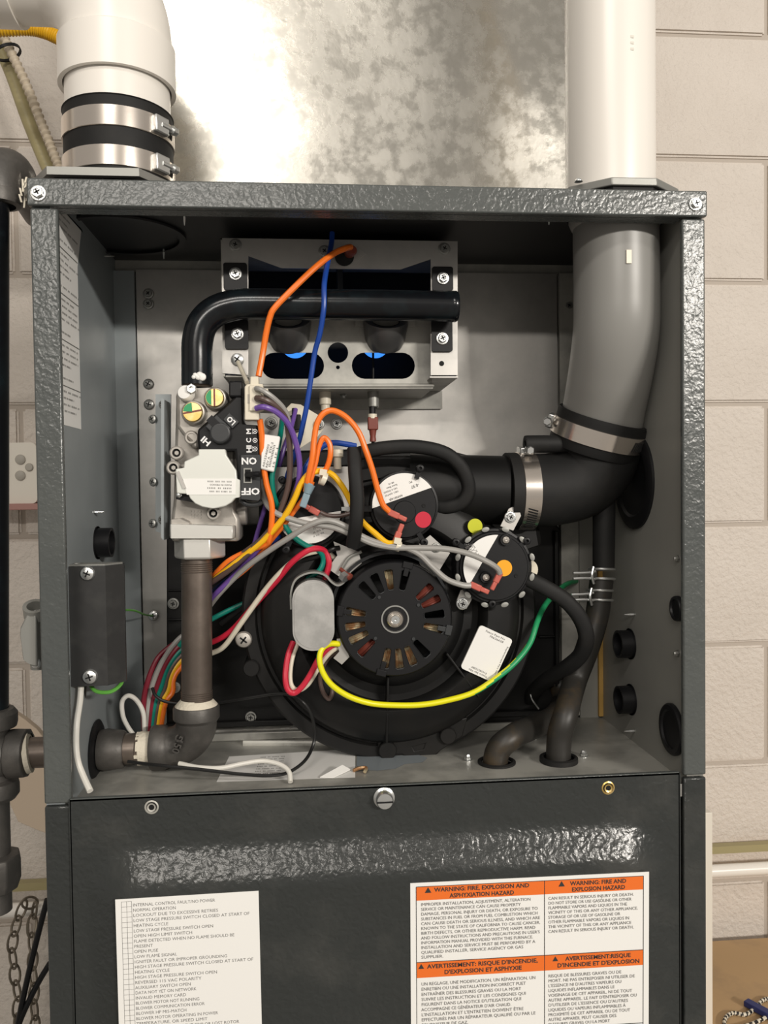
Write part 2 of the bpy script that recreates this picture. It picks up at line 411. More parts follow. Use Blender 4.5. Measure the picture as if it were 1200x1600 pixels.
# beige conduit, olive cable and yellow gas tube, upper left
pts = [P(-8, 20, .56), P(8, 62, .56), P(40, 130, .56), P(70, 205, .56), P(95, 268, .56), P(108, 300, .56)]
fx = MB(); fx.tube(pts, lambda t: S(6.5+1.2*math.sin(t*260), .56), n=12, step=40)
tag(obj('flexible_conduit', fx, 'flex'), 'ribbed beige flexible conduit slanting behind the left vent coupling', 'conduit')
fx = MB(); fx.tube([P(-30, 20, .59), P(12, 100, .59), P(45, 190, .59), P(80, 275, .59), P(95, 310, .59)], S(10, .59), n=12)
tag(obj('olive_cable', fx, 'olive'), 'smooth olive cable slanting on the wall behind the ribbed conduit', 'cable')
fx = MB(); ce = P(12, 82, .56); fx.lathe([(S(18, .56), -.002), (S(20, .56), -.002), (S(20, .56), .002), (S(18, .56), .002), (S(18, .56), -.002)], ce, (pts[2]-pts[1]), 20)
tag(obj('cable_tie', fx, 'black'), 'black cable tie around the ribbed conduit and olive cable', 'cable tie')
fx = MB(); fx.tube([P(-40, 44, .42), P(0, 45, .42), P(50, 44, .42), P(85, 55, .42), P(115, 75, .42), P(140, 110, .42)], lambda t: S(10.5+1.0*math.sin(t*330), .42), n=14, step=40)
tag(obj('yellow_gas_tube', fx, 'yelp'), 'corrugated yellow gas tube running behind the white elbow', 'gas tube')

# chain over the wall pipe, two strands
ch = thing('chain', 'weathered steel chain hanging over the thin white wall pipe', 'chain', P(40, 1420, .59))
def chain(pts, L=.030):
    path = crom([V(p) for p in pts], 40); acc = 0; last = path[0]; k = 0
    for p in path[1:]:
        if (p-last).length >= L*.80:
            c = (p+last)/2; d = (p-last).normalized(); side = V((0, 1, 0)).cross(d).normalized() if k % 2 else V((0, 1, 0))
            side = (side*.8+d.cross(side)*.6).normalized(); mb = MB(); loop = []
            for i in range(17):
                a = 2*PI*i/16; loop.append(c+d*math.cos(a)*L*.52+side*math.sin(a)*L*.27)
            mb.tube(loop, .0018, n=6, smooth=False); obj('link', mb, 'chain', ch); last = p; k += 1
chain([P(52, 1432, .600), P(56, 1408, .592), P(48, 1398, .585), P(36, 1412, .575), P(28, 1440, .575), P(20, 1462, .575), P(20, 1500, .575), P(26, 1540, .575), P(28, 1570, .575), P(27, 1620, .575), P(28, 1680, .575)])
chain([P(50, 1432, .60), P(50, 1470, .59), P(52, 1520, .59), P(54, 1580, .59), P(55, 1640, .59)])
for pts, lab in (([(74, 1405), (62, 1450), (45, 1520), (30, 1590), (22, 1640)], 'black power cord falling steeply beside the chain, upper one'),
                 ([(78, 1505), (60, 1535), (40, 1575), (28, 1605), (20, 1640)], 'black power cord lower beside the chain, reaching the furnace edge')):
    fx = MB(); fx.tube([P(u, v, .52) for u, v in pts], S(4.5, .52), n=10); tag(obj('power_cord', fx, 'black'), lab, 'cord')
# beige curved sheet
ang = [P(u, v, .50) for u, v in ((6, 1098), (20, 1112), (40, 1125), (58, 1140), (74, 1160), (80, 1200), (80, 1305), (55, 1296), (28, 1284), (18, 1262), (8, 1240), (0, 1160))]
tag(obj('plastic_guard', MB().plate([(p.x, p.z) for p in ang], .50, .512), 'beige', bev=.002), 'curved beige plastic guard behind the iron pipe union', 'guard')

# galvanised duct above and behind
dx0, dx1 = P(268, 270, .30).x, P(1016, 270, .30).x
du = thing('supply_duct', 'large galvanised sheet duct rising behind the white vent pipes', 'duct', ((dx0+dx1)/2, .4, ZT))
dtop = 1.25; x_l, x_r = P(238, 60, .26).x, P(938, 150, .26).x
mb = MB()
cx, cz = P(742, -10, .26).x, P(742, -10, .26).z
z0 = ZT+.004
# front sheet with a shallow diagonal cross break
def fz(x, z):
    l1 = (x-P(745, 0, .26).x)*(P(905, 290, .26).z-P(745, 0, .26).z)-(z-P(745, 0, .26).z)*(P(905, 290, .26).x-P(745, 0, .26).x)
    return l1
NX, NZ = 60, 60; gr = []
for j in range(NZ+1):
    row = []
    for i in range(NX+1):
        x = x_l+(x_r-x_l)*i/NX; z = z0+(dtop-z0)*j/NZ
        l = fz(x, z)/.19
        y = .26+max(0.0, -l)*.08+.0012*math.sin(x*23+z*11)+.001*math.sin(z*31-x*9)
        row.append(mb.bm.verts.new((x, y, z)))
    gr.append(row)
for j in range(NZ):
    for i in range(NX): mb.face([gr[j][i], gr[j][i+1], gr[j+1][i+1], gr[j+1][i]])
obj('front_sheet', mb, 'duct', du)
obj('side_sheet', MB().box((x_l-.0015, .26, z0), (x_l, .60, dtop)), 'duct', du)
obj('side_sheet', MB().box((x_r, .28, z0), (x_r+.0015, .60, dtop)), 'duct', du)
obj('back_sheet', MB().box((x_l, .60, z0), (x_r, .6015, dtop)), 'duct', du)

# ================================================================ FURNACE CABINET
fc = thing('furnace_cabinet', 'grey textured metal furnace cabinet with its upper compartment open', 'furnace', (W/2, .3, FL))
PWL = P(88, 700, 0).x; PWR = P(1066, 700, 0).x
bot = -.62
zs = P(75, 1258, 0).z
YBK = .60
for nm, xa, xb, m in (('side_panel', 0, IN, 'inner'), ('side_panel', W-IN, W, 'innerR')):
    pass
for nm, x0, x1, flare in (('front_post', 0, .0205, 1), ('front_post', W-.0195, W, -1)):
    obj(nm, MB().box((x0, -.0015, zs+.0012), (x1, .004, ZT-.022)), 'paint', fc, bev=.0015)
    obj('lower_post', MB().box((x0, -.0015, FL), (x1, .004, zs-.0008)), 'door', fc, bev=.0015)
# side walls: left one has a gas pipe hole
hc = PX(122, 1160, IN)
def side(x0, x1, m, hole=None):
    mb = MB(); outer = [(.004, FL), (YBK, FL), (YBK, ZT-.002), (.004, ZT-.002)]
    mb.plate(outer, x0, x1, [circ(hole[0], hole[1], hole[2], 28)] if hole else [])
    for v in mb.bm.verts: v.co = V((v.co.y, v.co.x, v.co.z))
    return obj('side_panel', mb, m, fc)
GY, GV = .095, 1170
GZ = P(200, GV, GY).z
side(0, IN, 'inner', (GY, GZ, .0215)); side(W-IN, W, 'innerR')
zl = P(300, 325, -.003).z                      # underside of the top lip
obj('top_beam', MB().box((-.0012, -.0035, zl), (W+.0008, .003, ZT)), 'paint', fc, bev=.0012)
obj('beam_lip', MB().box((.018, .003, zl), (W-.018, .016, zl+.0012)), 'paint', fc)
ri = .047
cl = P(187, 265, .125); crp = P(953, 285, .055)
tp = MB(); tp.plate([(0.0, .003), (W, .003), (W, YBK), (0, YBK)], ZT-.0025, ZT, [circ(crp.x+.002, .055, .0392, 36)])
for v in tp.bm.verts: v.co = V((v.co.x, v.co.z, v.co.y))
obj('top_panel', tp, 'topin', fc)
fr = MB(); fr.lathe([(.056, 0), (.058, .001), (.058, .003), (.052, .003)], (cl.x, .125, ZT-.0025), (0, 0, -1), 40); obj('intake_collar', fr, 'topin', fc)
obj('back_cover', MB().box((0, YBK, FL), (W, YBK+.003, ZT)), 'inner', fc)
# back wall of the compartment
zh = P(400, 423, YB).z
bx0, bx1 = P(218, 700, YB).x, P(903, 900, YB).x
obj('back_panel', MB().box((bx0, YB, ZD), (P(873, 900, YB).x, YB+.002, zh)), 'galv', fc)
obj('header_panel', MB().box((IN, YB+.006, zh-.001), (W-IN, YB+.008, ZT-.0025)), 'galvd', fc)
obj('back_flange', MB().box((P(183, 700, YB).x, YB-.003, ZD), (bx0-.0012, YB+.003, zh-.002)), 'inner', fc)
obj('back_flange', MB().box((P(876, 900, YB).x, YB-.003, ZD+.004), (bx1, YB+.004, zh)), 'galvd', fc)
obj('back_flange', MB().box((bx1+.002, YB+.001, ZD), (W-IN-.003, YB+.004, zh)), 'innerR', fc)
obj('back_filler', MB().box((IN, YB+.008, ZD), (W-IN, YB+.010, ZT-.003)), 'galvd', fc)
obj('foam_strip', MB().box((IN, YB-.002, ZD), (IN+.0022, YB+.002, P(182, 560, YB).z)), 'foam', fc)
obj('foam_strip', MB().box((W-IN-.0045, YB-.004, ZD+.002), (W-IN, YB, P(940, 880, YB).z)), 'foam', fc)
# deck
h1, h2 = PZ(778, 1193, ZD), PZ(873, 1190, ZD)
dk = MB(); dk.plate([(IN, .0035), (W-IN, .0035), (W-IN, YB+.003), (IN, YB+.003)], ZD-.0015, ZD, [circ(h1.x, h1.y, .0150, 24), circ(h2.x, h2.y, .0150, 24)])
for v in dk.bm.verts: v.co = V((v.co.x, v.co.z, v.co.y))
obj('deck', dk, 'galvd', fc)
obj('deck_lip', MB().box((.0195, .001, ZD-.010), (W-.0195, .004, ZD+.0008)), 'galv', fc, bev=.0005)
obj('deck_ridge', MB().box((.10, .170, ZD), (W-.12, .174, ZD+.008)), 'galvd', fc, bev=.001)
obj('deck_channel', MB().tube([PZ(380, 1163, ZD+.001), PZ(520, 1163, ZD+.001)], .004, n=10, flat=.4), 'galvd', fc)
dl = PZ(358, 1182, ZD+.0004), PZ(555, 1170, ZD+.0004), PZ(555, 1215, ZD+.0004), PZ(338, 1222, ZD+.0004)
mb = MB(); zq = ZD+.0004
bm_v = [mb.bm.verts.new(p) for p in dl]; mb.face(bm_v)
lb = obj('deck_label', mb, 'white', fc); lb['label'] = 'creased white paper label stuck on the deck'
mb = MB()
for r in range(9):
    a = dl[3].lerp(dl[0], .12+r*.095)+V((.02, 0, .0003)); 
    mb.text(random.choice(['IIII III IIIIII', 'III IIIII II IIII', 'IIII II IIIII III']), a+V((.01, 0, 0)), (1, 0, 0), (0, 1, 0), .0022, width=.022)
obj('print', mb, 'inkg', lb, kind='stuff')
pw = MB(); c = [PZ(u, v, ZD+.0003) for u, v in ((558, 1172), (600, 1174), (650, 1178), (668, 1184), (660, 1191), (632, 1194), (618, 1201), (590, 1204), (566, 1203), (557, 1196))]
vv_ = [pw.bm.verts.new(q) for q in c]; pw.face(vv_); obj('water_film', pw, 'water', fc)
for u, v in ((731, 1188), (912, 1182)): screw(fc, PZ(u, v, ZD), .0042, 'acorn', (0, 0, 1))
for u, v in ((825, 1122), (845, 1165)): screw(fc, PZ(u, v, ZD)+V((0, .02, 0)), .0025, 'tip', (0, 0, 1))
# corner screws
psc(fc, 60, 302, -.0035, 12, kind='hex', spin=.5); psc(fc, 1086, 319, -.0035, 11, kind='hex', spin=.2)
for u, v, m in ((232, 600, 'zincd'), (233, 632, 'zincd'), (232, 459, 'zincd'), (232, 475, 'zincd'), (240, 962, 'zinc'), (888, 478, 'zincd'), (912, 505, 'zincd')):
    psc(fc, u, v, YB-.001 if u != 240 else YB-.003, 8, kind='pan' if v > 500 else 'hex', m=m)
screw(fc, V((.105, .07, ZT-.0025)), .0016, 'tip', (0, 0, -1)); screw(fc, V((.07, .17, ZT-.0025)), .0018, 'tip', (0, 0, -1))
screw(fc, V((.418, .05, ZT-.0025)), .0018, 'tip', (0, 0, -1))
# plugs and screw tips in the right wall
XR = W-IN
def plug(u, v, r, depth, hollow=True, X=XR, sgn=-1):
    c = PX(u, v, X); mb = MB()
    if hollow: mb.lathe([(r*.82, .001), (r*.82, depth), (r, depth), (r, 0), (r*1.12, 0), (r*1.12, .001)], c, (sgn, 0, 0), 28); mb.lathe([(r*.82, .0015), (0, .0015)], c, (sgn, 0, 0), 28)
    else: mb.lathe([(r, 0), (r, depth*.6), (r*.94, depth), (r*.75, depth*1.05), (r*.7, depth*.6), (0, depth*.6)], c, (sgn, 0, 0), 36)
    return obj('hole_plug', mb, 'black', fc)
plug(985, 1006, .0135, .013); plug(986, 1093, .0135, .013)
def plug_by_left(u, v):
    q = PX(u, v, XR); r = (q.y-.007)/2; mb = MB()
    mb.lathe([(r, 0), (r, .0025), (r*.94, .004), (r*.75, .0042), (r*.7, .0025), (0, .0025)], (XR, q.y-r, q.z), (-1, 0, 0), 36); obj('hole_plug', mb, 'black', fc)
plug_by_left(1035, 1128); plug_by_left(1052, 948)
plug(992, 752, .046, .004, False)
for u, v in ((992, 960), (992, 1142)): screw(fc, PX(u, v, XR), .0020, 'tip', (-1, 0, 0))
for u, v in ((1060, 873), (1060, 1021)): screw(fc, PX(u, v, XR), .003, 'acorn', (-1, 0, 0), m='zincd')
plug(152, 848, .0135, .013, True, IN, 1)
screw(fc, PX(146, 800, IN), .0018, 'tip', (1, 0, 0)); screw(fc, PX(163, 400, IN), .0018, 'tip', (1, 0, 0), m='zincd')
# rating label on the left wall
def onx(u, v): return PX(u, v, IN+.0004)
ya, yb = onx(91, 540).y, onx(124, 540).y
za, zb_ = onx(93, 662).z, ZT-.012
mb = MB(); 
pts = [(ya-.012, za), (yb, za), (yb, onx(124, 420).z), (yb+.015, onx(140, 372).z), (yb+.02, zb_), (ya-.012, zb_)]
vs_ = [mb.bm.verts.new((IN+.0004, y, z)) for y, z in pts]; mb.face(vs_)
rl = obj('rating_label', mb, 'white', fc); rl['label'] = 'tall white printed label inside the left wall'
mb = MB(); z = zb_-.006; k = 0
while z > za+.008:
    L = random.choice([.7, .85, .95, .5, .6]); 
    if k % 7 == 5: mb.obox((IN+.0007, (ya+yb)/2, z), (0, 1, 0), (0, 0, 1), (1, 0, 0), (yb-ya)*.48, .0003, .0001)
    elif k % 7 != 3: mb.text(random.choice(['IIIIII III IIIIII II', 'III IIIIII IIII IIIIII', 'IIII IIII II IIIIIII I']), (IN+.0007, ya+.002, z), (0, 1, 0), (0, 0, 1), .0016, width=(yb-ya)*L)
    z -= .0052; k += 1
obj('print', mb, 'inkg', rl, kind='stuff')
# electrical fitting outside, left
ft = thing('conduit_fitting', 'grey cast conduit elbow fitting on the outside of the left post', 'fitting', P(52, 1035, .03))
x0 = 0.0; c = P(66, 988, .03)
obj('body', MB().plate([(P(u, v, .03).x, P(u, v, .03).z) for u, v in ((66, 948), (52, 955), (42, 975), (41, 985), (46, 1025), (60, 1035), (68, 1036))], .015, .048), 'conduit', ft, bev=.004)
obj('collar', MB().lathe([(.006, 0), (.009, 0), (.009, .010), (.006, .010), (.006, 0)], P(56, 962, .026), (.1, -.6, 1), 20), 'conduit', ft)
obj('boss', MB().cyl(P(60, 1025, .03), P(60, 1045, .03), .006), 'conduit', ft)
screw(ft, P(57, 1036, .02), .0045, 'pan', (-.5, -1, 0))

# ================================================================ LOWER DOOR
YD = -.0035
dz1 = (P(112, 1241, YD).z+P(1060, 1216, YD).z)/2
dx0, dx1 = P(110, 1300, YD).x, P(1062, 1300, YD).x
dr = thing('lower_door', 'charcoal textured lower door panel with raised centre and two labels', 'door panel', ((dx0+dx1)/2, 0, bot))
ex0, ez1, ex1 = P(134, 1420, YD).x, P(600, 1296, YD).z, P(1048, 1420, YD).x
HR = .012; bw = .037; cr_ = .044
mb = MB(); NX, NZ = 150, 110; rows = []
zb0 = -.36
def sm(t): t = max(0, min(1, t)); return t*t*(3-2*t)
for j in range(NZ+1):
    z = dz1-(dz1-zb0)*j/NZ; row = []
    for i in range(NX+1):
        x = dx0+(dx1-dx0)*i/NX
        qx = max(ex0+cr_-x, x-(ex1-cr_)); qz = z-(ez1-cr_)
        d = cr_-(math.hypot(max(qx, 0), max(qz, 0)) if (qx > 0 or qz > 0) else 0)
        if qx <= 0 and qz <= 0: d = cr_+min(-qx, -qz)
        row.append(mb.bm.verts.new((x, YD-HR*sm(d/bw), z)))
    rows.append(row)
for j in range(NZ):
    for i in range(NX): mb.face([rows[j][i], rows[j+1][i], rows[j+1][i+1], rows[j][i+1]])
rim = [r[0] for r in rows]
obj('panel', mb, 'door', dr)
obj('panel_edge', MB().box((dx0, YD, dz1-.002), (dx1, YD+.004, dz1+.0008)), 'paint', dr, bev=.0006)
obj('panel_side', MB().box((dx0-.0008, YD, zb0), (dx0+.0008, YD+.004, dz1)), 'door', dr)
obj('panel_side', MB().box((dx1-.0008, YD, zb0), (dx1+.0008, YD+.004, dz1)), 'door', dr)
obj('lower_sheet', MB().box((dx0, YD-.001, FL+.1), (dx1, YD+.002, zb0)), 'door', dr)
# slotted thumb screw and two screw holes
c = P(600, 1246, YD)
kn = MB().lathe([(.0085, 0), (.0085, .0015), (.0068, .0022), (.0068, .008), (.0060, .0092), (0, .0095)], c, n=32)
kn.mi = 1; kn.obox(c+V((0, -.0096, -.0005)), (1, 0, 0), (0, 1, 0), (0, 0, 1), .0066, .0003, .0006)
obj('thumb_screw', kn, ['zinc', 'dark'], dr)
for u, v, m in ((237, 1261, 'galvd'), (950, 1231, 'brass')):
    c = P(u, v, YD); h = MB().lathe([(.0048, -.0005), (.0055, .0004), (.0045, .0008), (.0036, -.0002), (.0034, -.001)], c, n=20)
    h.mi = 1; h.lathe([(.0044, .0002), (0, .0002)], c, n=20)
    h.mi = 0; h.lathe([(.003, .0003), (.0034, .0012), (.0022, .0008)], c, n=16)
    obj('screw_hole', h, [m, 'dark'], dr)
YL = YD-HR-.0004
# fault code label
a, b2 = P(178, 1407, YL), P(404, 1392, YL)
fx0, fx1 = a.x+.001, b2.x; fz1 = (a.z+b2.z)/2+.0005
xd = V((1, 0, (b2.z-a.z)/(b2.x-a.x)*.6)).normalized(); zd = V((-xd.z, 0, xd.x))
O = V((fx0, YL, fz1-.0005)); LW = fx1-fx0
def lab_quad(O, xd, zd, w, h, name, m, par, off=0, th=.0004):
    c = O+xd*w/2-zd*h/2+V((0, -off, 0)); mb = MB().obox(c, xd, (0, 1, 0), zd, w/2, th/2, h/2); return obj(name, mb, m, par)
fl = lab_quad(O, xd, zd, LW, .19, 'fault_code_label', 'white', dr); fl['label'] = 'white label listing furnace fault codes'
fault = '''INTERNAL CONTROL FAULT/NO POWER
NORMAL OPERATION
LOCKOUT DUE TO EXCESSIVE RETRIES
LOW STAGE PRESSURE SWITCH CLOSED AT START OF
HEATING CYCLE
LOW STAGE PRESSURE SWITCH OPEN
OPEN HIGH LIMIT SWITCH
FLAME DETECTED WHEN NO FLAME SHOULD BE
PRESENT
OPEN FUSE
LOW FLAME SIGNAL
IGNITER FAULT OR IMPROPER GROUNDING
HIGH STAGE PRESSURE SWITCH CLOSED AT START OF
HEATING CYCLE
HIGH STAGE PRESSURE SWITCH OPEN
REVERSED 115 VAC POLARITY
AUXILIARY SWITCH OPEN
DATA NOT YET ON NETWORK
INVALID MEMORY CARD
BLOWER MOTOR NOT RUNNING
BLOWER COMMUNICATION ERROR
BLOWER HP MIS-MATCH
BLOWER MOTOR OPERATING IN POWER
TEMPERATURE, OR SPEED LIMIT
BLOWER MOTOR CURRENT TRIP OR LOST ROTOR
BLOWER MOTOR LOCKED ROTOR
LOSS OF GAS, TRIP OR OVER'''.split('\n')
mb = MB(); pitch = .00403
for i, s_ in enumerate(fault):
    mb.text(s_, O+xd*.0130-zd*(.0062+i*pitch)+V((0, -.0003, 0)), xd, zd, .0024, width=len(s_)*.00200)
obj('text', mb, 'inkg', fl, kind='stuff')
mb = MB()
for xo in (.0045, .0085, .0122): mb.obox(O+xd*xo-zd*.055+V((0, -.0003, 0)), xd, (0, 1, 0), zd, .00010, .0001, .053)
for i in range(27): mb.obox(O+xd*.0083-zd*(.002+i*pitch)+V((0, -.0003, 0)), xd, (0, 1, 0), zd, .0038, .0001, .00006)
obj('table_rule', mb, 'inkg', fl, kind='stuff')
# warning label
a, b2 = P(641, 1380, YL), P(1014, 1362, YL)
xd = (b2-a).normalized(); zd = V((-xd.z, 0, xd.x)); O = a; LW = (b2-a).length
wl = lab_quad(O, xd, zd, LW, .24, 'warning_label', 'white', dr); wl['label'] = 'white and orange bilingual warning label'
k = LW/373.0                      # metres per pixel across this label
def Q(x, y, off=.0003): return O+xd*(x*k)-zd*(y*k)+V((0, -off, 0))
mb = MB()
for x0, x1, y0, y1 in ((9, 207, 6, 27), (207, 364, 6, 27), (9, 207, 122, 146), (207, 364, 122, 146)):
    c = Q((x0+x1)/2, (y0+y1)/2); mb.obox(c, xd, (0, 1, 0), zd, (x1-x0)/2*k, .0001, (y1-y0)/2*k)
obj('orange_header', mb, 'orangel', wl)
mb = MB()
for x0, x1, y0, y1 in ((8.5, 9.3, 6, 400), (206.7, 207.5, 6, 400), (363.5, 364.3, 6, 400), (9, 364, 121.5, 122.3), (9, 364, 5.5, 6.2), (9, 364, 237, 238)):
    mb.obox(Q((x0+x1)/2, (y0+y1)/2, .0005), xd, (0, 1, 0), zd, (x1-x0)/2*k, .0001, (y1-y0)/2*k)
def para(lines, x, y, dy, cap, wch, bold=0):
    for i, s_ in enumerate(lines): mb.text(s_, Q(x, y+i*dy, .0006), xd, zd, cap*k, width=len(s_)*wch*k, bold=bold)
def cen(lines, x, y, dy, cap, wch):
    for i, s_ in enumerate(lines): mb.text(s_, Q(x-len(s_)*wch/2, y+i*dy, .0006), xd, zd, cap*k, width=len(s_)*wch*k, bold=.035)
def tri(x, y, s_):
    ps = [Q(x-s_, y, .0006), Q(x+s_, y, .0006), Q(x, y-s_*1.7, .0006)]; mb.face([mb.bm.verts.new(p) for p in ps])
cen(['WARNING: FIRE, EXPLOSION AND', 'ASPHYXIATION HAZARD'], 110, 14.5, 10, 6.3, 5.25); tri(27, 15.5, 5)
cen(['WARNING: FIRE AND', 'EXPLOSION HAZARD'], 292, 15, 9.6, 6.3, 5.25); tri(234, 16, 5)
cen(['AVERTISSEMENT: RISQUE D\'INCENDIE,', 'D\'EXPLOSION ET ASPHYXIE'], 111, 132, 10, 6.3, 5.2); tri(16, 132, 4.5)
cen(['AVERTISSEMENT:RISQUE', 'D\'INCENDIE ET D\'EXPLOSION'], 292, 132, 10, 6.3, 5.2); tri(224, 132, 4.5)
obj('heading', mb, 'ink', wl, kind='stuff')
mb = MB()
para('''IMPROPER INSTALLATION, ADJUSTMENT, ALTERATION
SERVICE OR MAINTENANCE CAN CAUSE PROPERTY
DAMAGE, PERSONAL INJURY OR DEATH, OR EXPOSURE TO
SUBSTANCES IN FUEL OR FROM FUEL COMBUSTION WHICH
CAN CAUSE DEATH OR SERIOUS ILLNESS, AND WHICH ARE
KNOWN TO THE STATE OF CALIFORNIA TO CAUSE CANCER,
BIRTH DEFECTS, OR OTHER REPRODUCTIVE HARM. READ
AND FOLLOW INSTRUCTIONS AND PRECAUTIONS IN USER'S
INFORMATION MANUAL PROVIDED WITH THIS FURNACE.
INSTALLATION AND SERVICE MUST BE PERFORMED BY A
QUALIFIED INSTALLER, SERVICE AGENCY OR GAS
SUPPLIER.'''.split('\n'), 16, 35.5, 7.35, 4.7, 3.75)
para('''CAN RESULT IN SERIOUS INJURY OR DEATH.
DO NOT STORE OR USE GASOLINE OR OTHER
FLAMMABLE VAPORS AND LIQUIDS IN THE
VICINITY OF THIS OR ANY OTHER APPLIANCE.
STORAGE OF OR USE OF GASOLINE OR
OTHER FLAMMABLE VAPORS OR LIQUIDS IN
THE VICINITY OF THIS OR ANY APPLIANCE
CAN RESULT IN SERIOUS INJURY OR DEATH.'''.split('\n'), 213, 36, 7.35, 4.7, 3.55)
para('''UN REGLAGE, UNE MODIFICATION, UN RÉPARATION, UN
ENRETIEN OU UNE INSTALLATION INCORRECT PUET
ENTRAÎNER DES BLESSURES GRAVES OU LA MORT
SUIVRE LES INSTRUCTION ET LES CONSIGNES QUI
FIGURENT DANS LA NOTICE D'UTILISATION QUI
ACCOMPAGNE CE GÉNÉRATEUR D'AIR CHAUD.
L'INSTALLATION ET L'ENTRETIEN DOIVENT ÊTRE
EFFECTURÉS PAR UN RÉPARATEUR QUALIFIÉ OU PAR LE
FOURNISSEUR DE GAZ.'''.split('\n'), 16, 158, 7.9, 4.9, 3.75)
para('''RISQUE DE BLESSURES GRAVES OU DE
MORT. NE PAS ENTREPOSER NI UTILISER DE
L'ESSENCE NI D'AUTRES VAPEURS OU
LIQUIDES INFLAMMABLES DANS LE
VOISINAGE DE CET APPAREIL, NI DE TOUT
AUTRE APPAREIL. LE FAIT D'ENTREPOSER OU
D'UTILISER DE L'ESSENCE OU D'AUTRES
LIQUIDES OU VAPEURS INFLAMMABLES À
PROXIMITÉ DE CET APPAREIL OU DE TOUT
AUTRE APPAREIL PEUT CAUSER DES
BLESSURES GRAVES OU LA MORT'''.split('\n'), 213, 157, 7.6, 4.8, 3.6)
obj('text', mb, 'inkg', wl, kind='stuff')

# ================================================================ VENT PIPES ON TOP
YP = .055
cx = P(953.5, 285, YP).x; rp = .0462; rq = S(69.5, YP)
t = thing('vent_pipe', 'straight white plastic vent pipe rising at the right end of the furnace top', 'pipe', (cx, YP, ZT+.004))
obj('pipe', MB().lathe([(rq-.004, .006), (rq, .006), (rq, .75), (rq-.004, .75), (rq-.004, .006)], (cx, YP, ZT), (0, 0, 1), 64), 'pvc', t)
mb = MB()
for i in range(4): mb.text('IIII'[:3+i % 2], (cx+rq*.17, YP-rq*.99-.0004, ZT+.12+i*.05), (0, 0, 1), (-1, 0, 0), .003, width=.012)
obj('print', mb, 'inkf', t, kind='stuff')
def flange(x, y, label, w=.06, zr_=.012, fr=.036, yf=.03, ys=.045, hr=.047):
    t = thing('vent_flange', label, 'flange', (x, y, ZT))
    oct_ = [(x-w, y-ys), (x-fr, yf), (x+fr, yf), (x+w, y-ys), (x+w, y+w*.45), (x+w*.55, y+w), (x-w*.55, y+w), (x-w, y+w*.45)]
    for nm, o_, z0, z1, m in (('gasket', [(x+(a-x)*.90, y+(b-y)*.94) for a, b in oct_], ZT, ZT+zr_, 'rubber'), ('plate', oct_, ZT+zr_, ZT+zr_+.0065, 'conduit')):
        mb = MB(); mb.plate(o_, z0, z1, [circ(x, y, hr, 40)])
        for v in mb.bm.verts: v.co = V((v.co.x, v.co.z, v.co.y))
        obj(nm, mb, m, t, bev=.0008)
    screw(t, V((x-w*.90, y-.035, ZT+zr_+.0065)), .0035, 'hex', (0, 0, 1))
    return t
flange(cx+.003, YP, 'dark flange plate at the foot of the straight right vent pipe', .048, .0075, .019, .008, .024, rq+.0035)
YI = .125; xl = cl.x
flange(xl, YI, 'dark flange plate under the banded rubber coupling on the left', .070, .0150, .036, .03)
# left: stub, rubber coupling, elbow
def zof(v, Y=YI-.046): return P(187, v, Y).z
t = thing('rubber_coupling', 'black rubber coupling sleeve between the left flange and the white pipe stub', 'coupling', (xl, YI, ZT+.009))
rr = .0480
zt = zof(147)
obj('sleeve', MB().lathe([(rp, .009), (rr, .009), (rr, zt-ZT-.001), (rr+.001, zt-ZT), (rp+.0002, zt-ZT)], (xl, YI, ZT), (0, 0, 1), 64), 'rubber', t)
z1a, z1b = zof(196), zof(163)
hose_clamp('upper steel band clamp on the left rubber coupling', (xl, YI, zof(181)), (0, 0, 1), rr+.0008, .0175, 0.97, slot_ang=.78)
hose_clamp('lower steel band clamp on the left rubber coupling, just over the flange', (xl, YI, zof(243)), (0, 0, 1), rr+.0008, .0175, 0.97, slot_ang=.78)
t = thing('pvc_elbow', 'white plastic elbow turning left above the rubber coupling', 'elbow', (xl, YI, zof(160)))
obj('pipe_stub', MB().lathe([(rp-.004, 0), (rp, 0), (rp, .05), (rp-.004, .05), (rp-.004, 0)], (xl, YI, ZT+.01+zof(166)-ZT-.02), (0, 0, 1), 64), 'pvc', t)
zr = zof(102); rh = .0515
obj('hub', MB().lathe([(rh-.004, 0), (rh, 0), (rh, .038), (rh-.005, .042), (rh-.006, .042), (rh-.004, 0)], (xl, YI, zr), (0, 0, 1), 64), 'pvc', t)
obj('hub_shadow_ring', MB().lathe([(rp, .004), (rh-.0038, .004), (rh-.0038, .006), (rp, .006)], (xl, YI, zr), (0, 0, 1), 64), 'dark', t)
e = MB(); zc = zr+.040; RB = .066
pts = [V((xl, YI, zc))]+[V((xl-RB+RB*math.cos(a), YI, zc+.004+RB*math.sin(a))) for a in [PI/2*i/10 for i in range(11)]]+[V((xl-RB-.03, YI, zc+.004+RB))]
e.tube(pts, .0485, n=48, step=4); obj('bend', e, 'pvc', t)
xe = xl-RB-.022
obj('hub', MB().lathe([(rh-.004, 0), (rh, 0), (rh, .03), (rh-.004, .03)], (xe, YI, zc+.004+RB), (-1, 0, 0), 64), 'pvc', t)
t2 = tag(obj('horizontal_pipe', MB().cyl((xe-.02, YI, zc+.004+RB), (xe-.5, YI, zc+.004+RB), rp, n=64), 'pvc'), 'horizontal white pipe leaving the elbow at the top left', 'pipe')

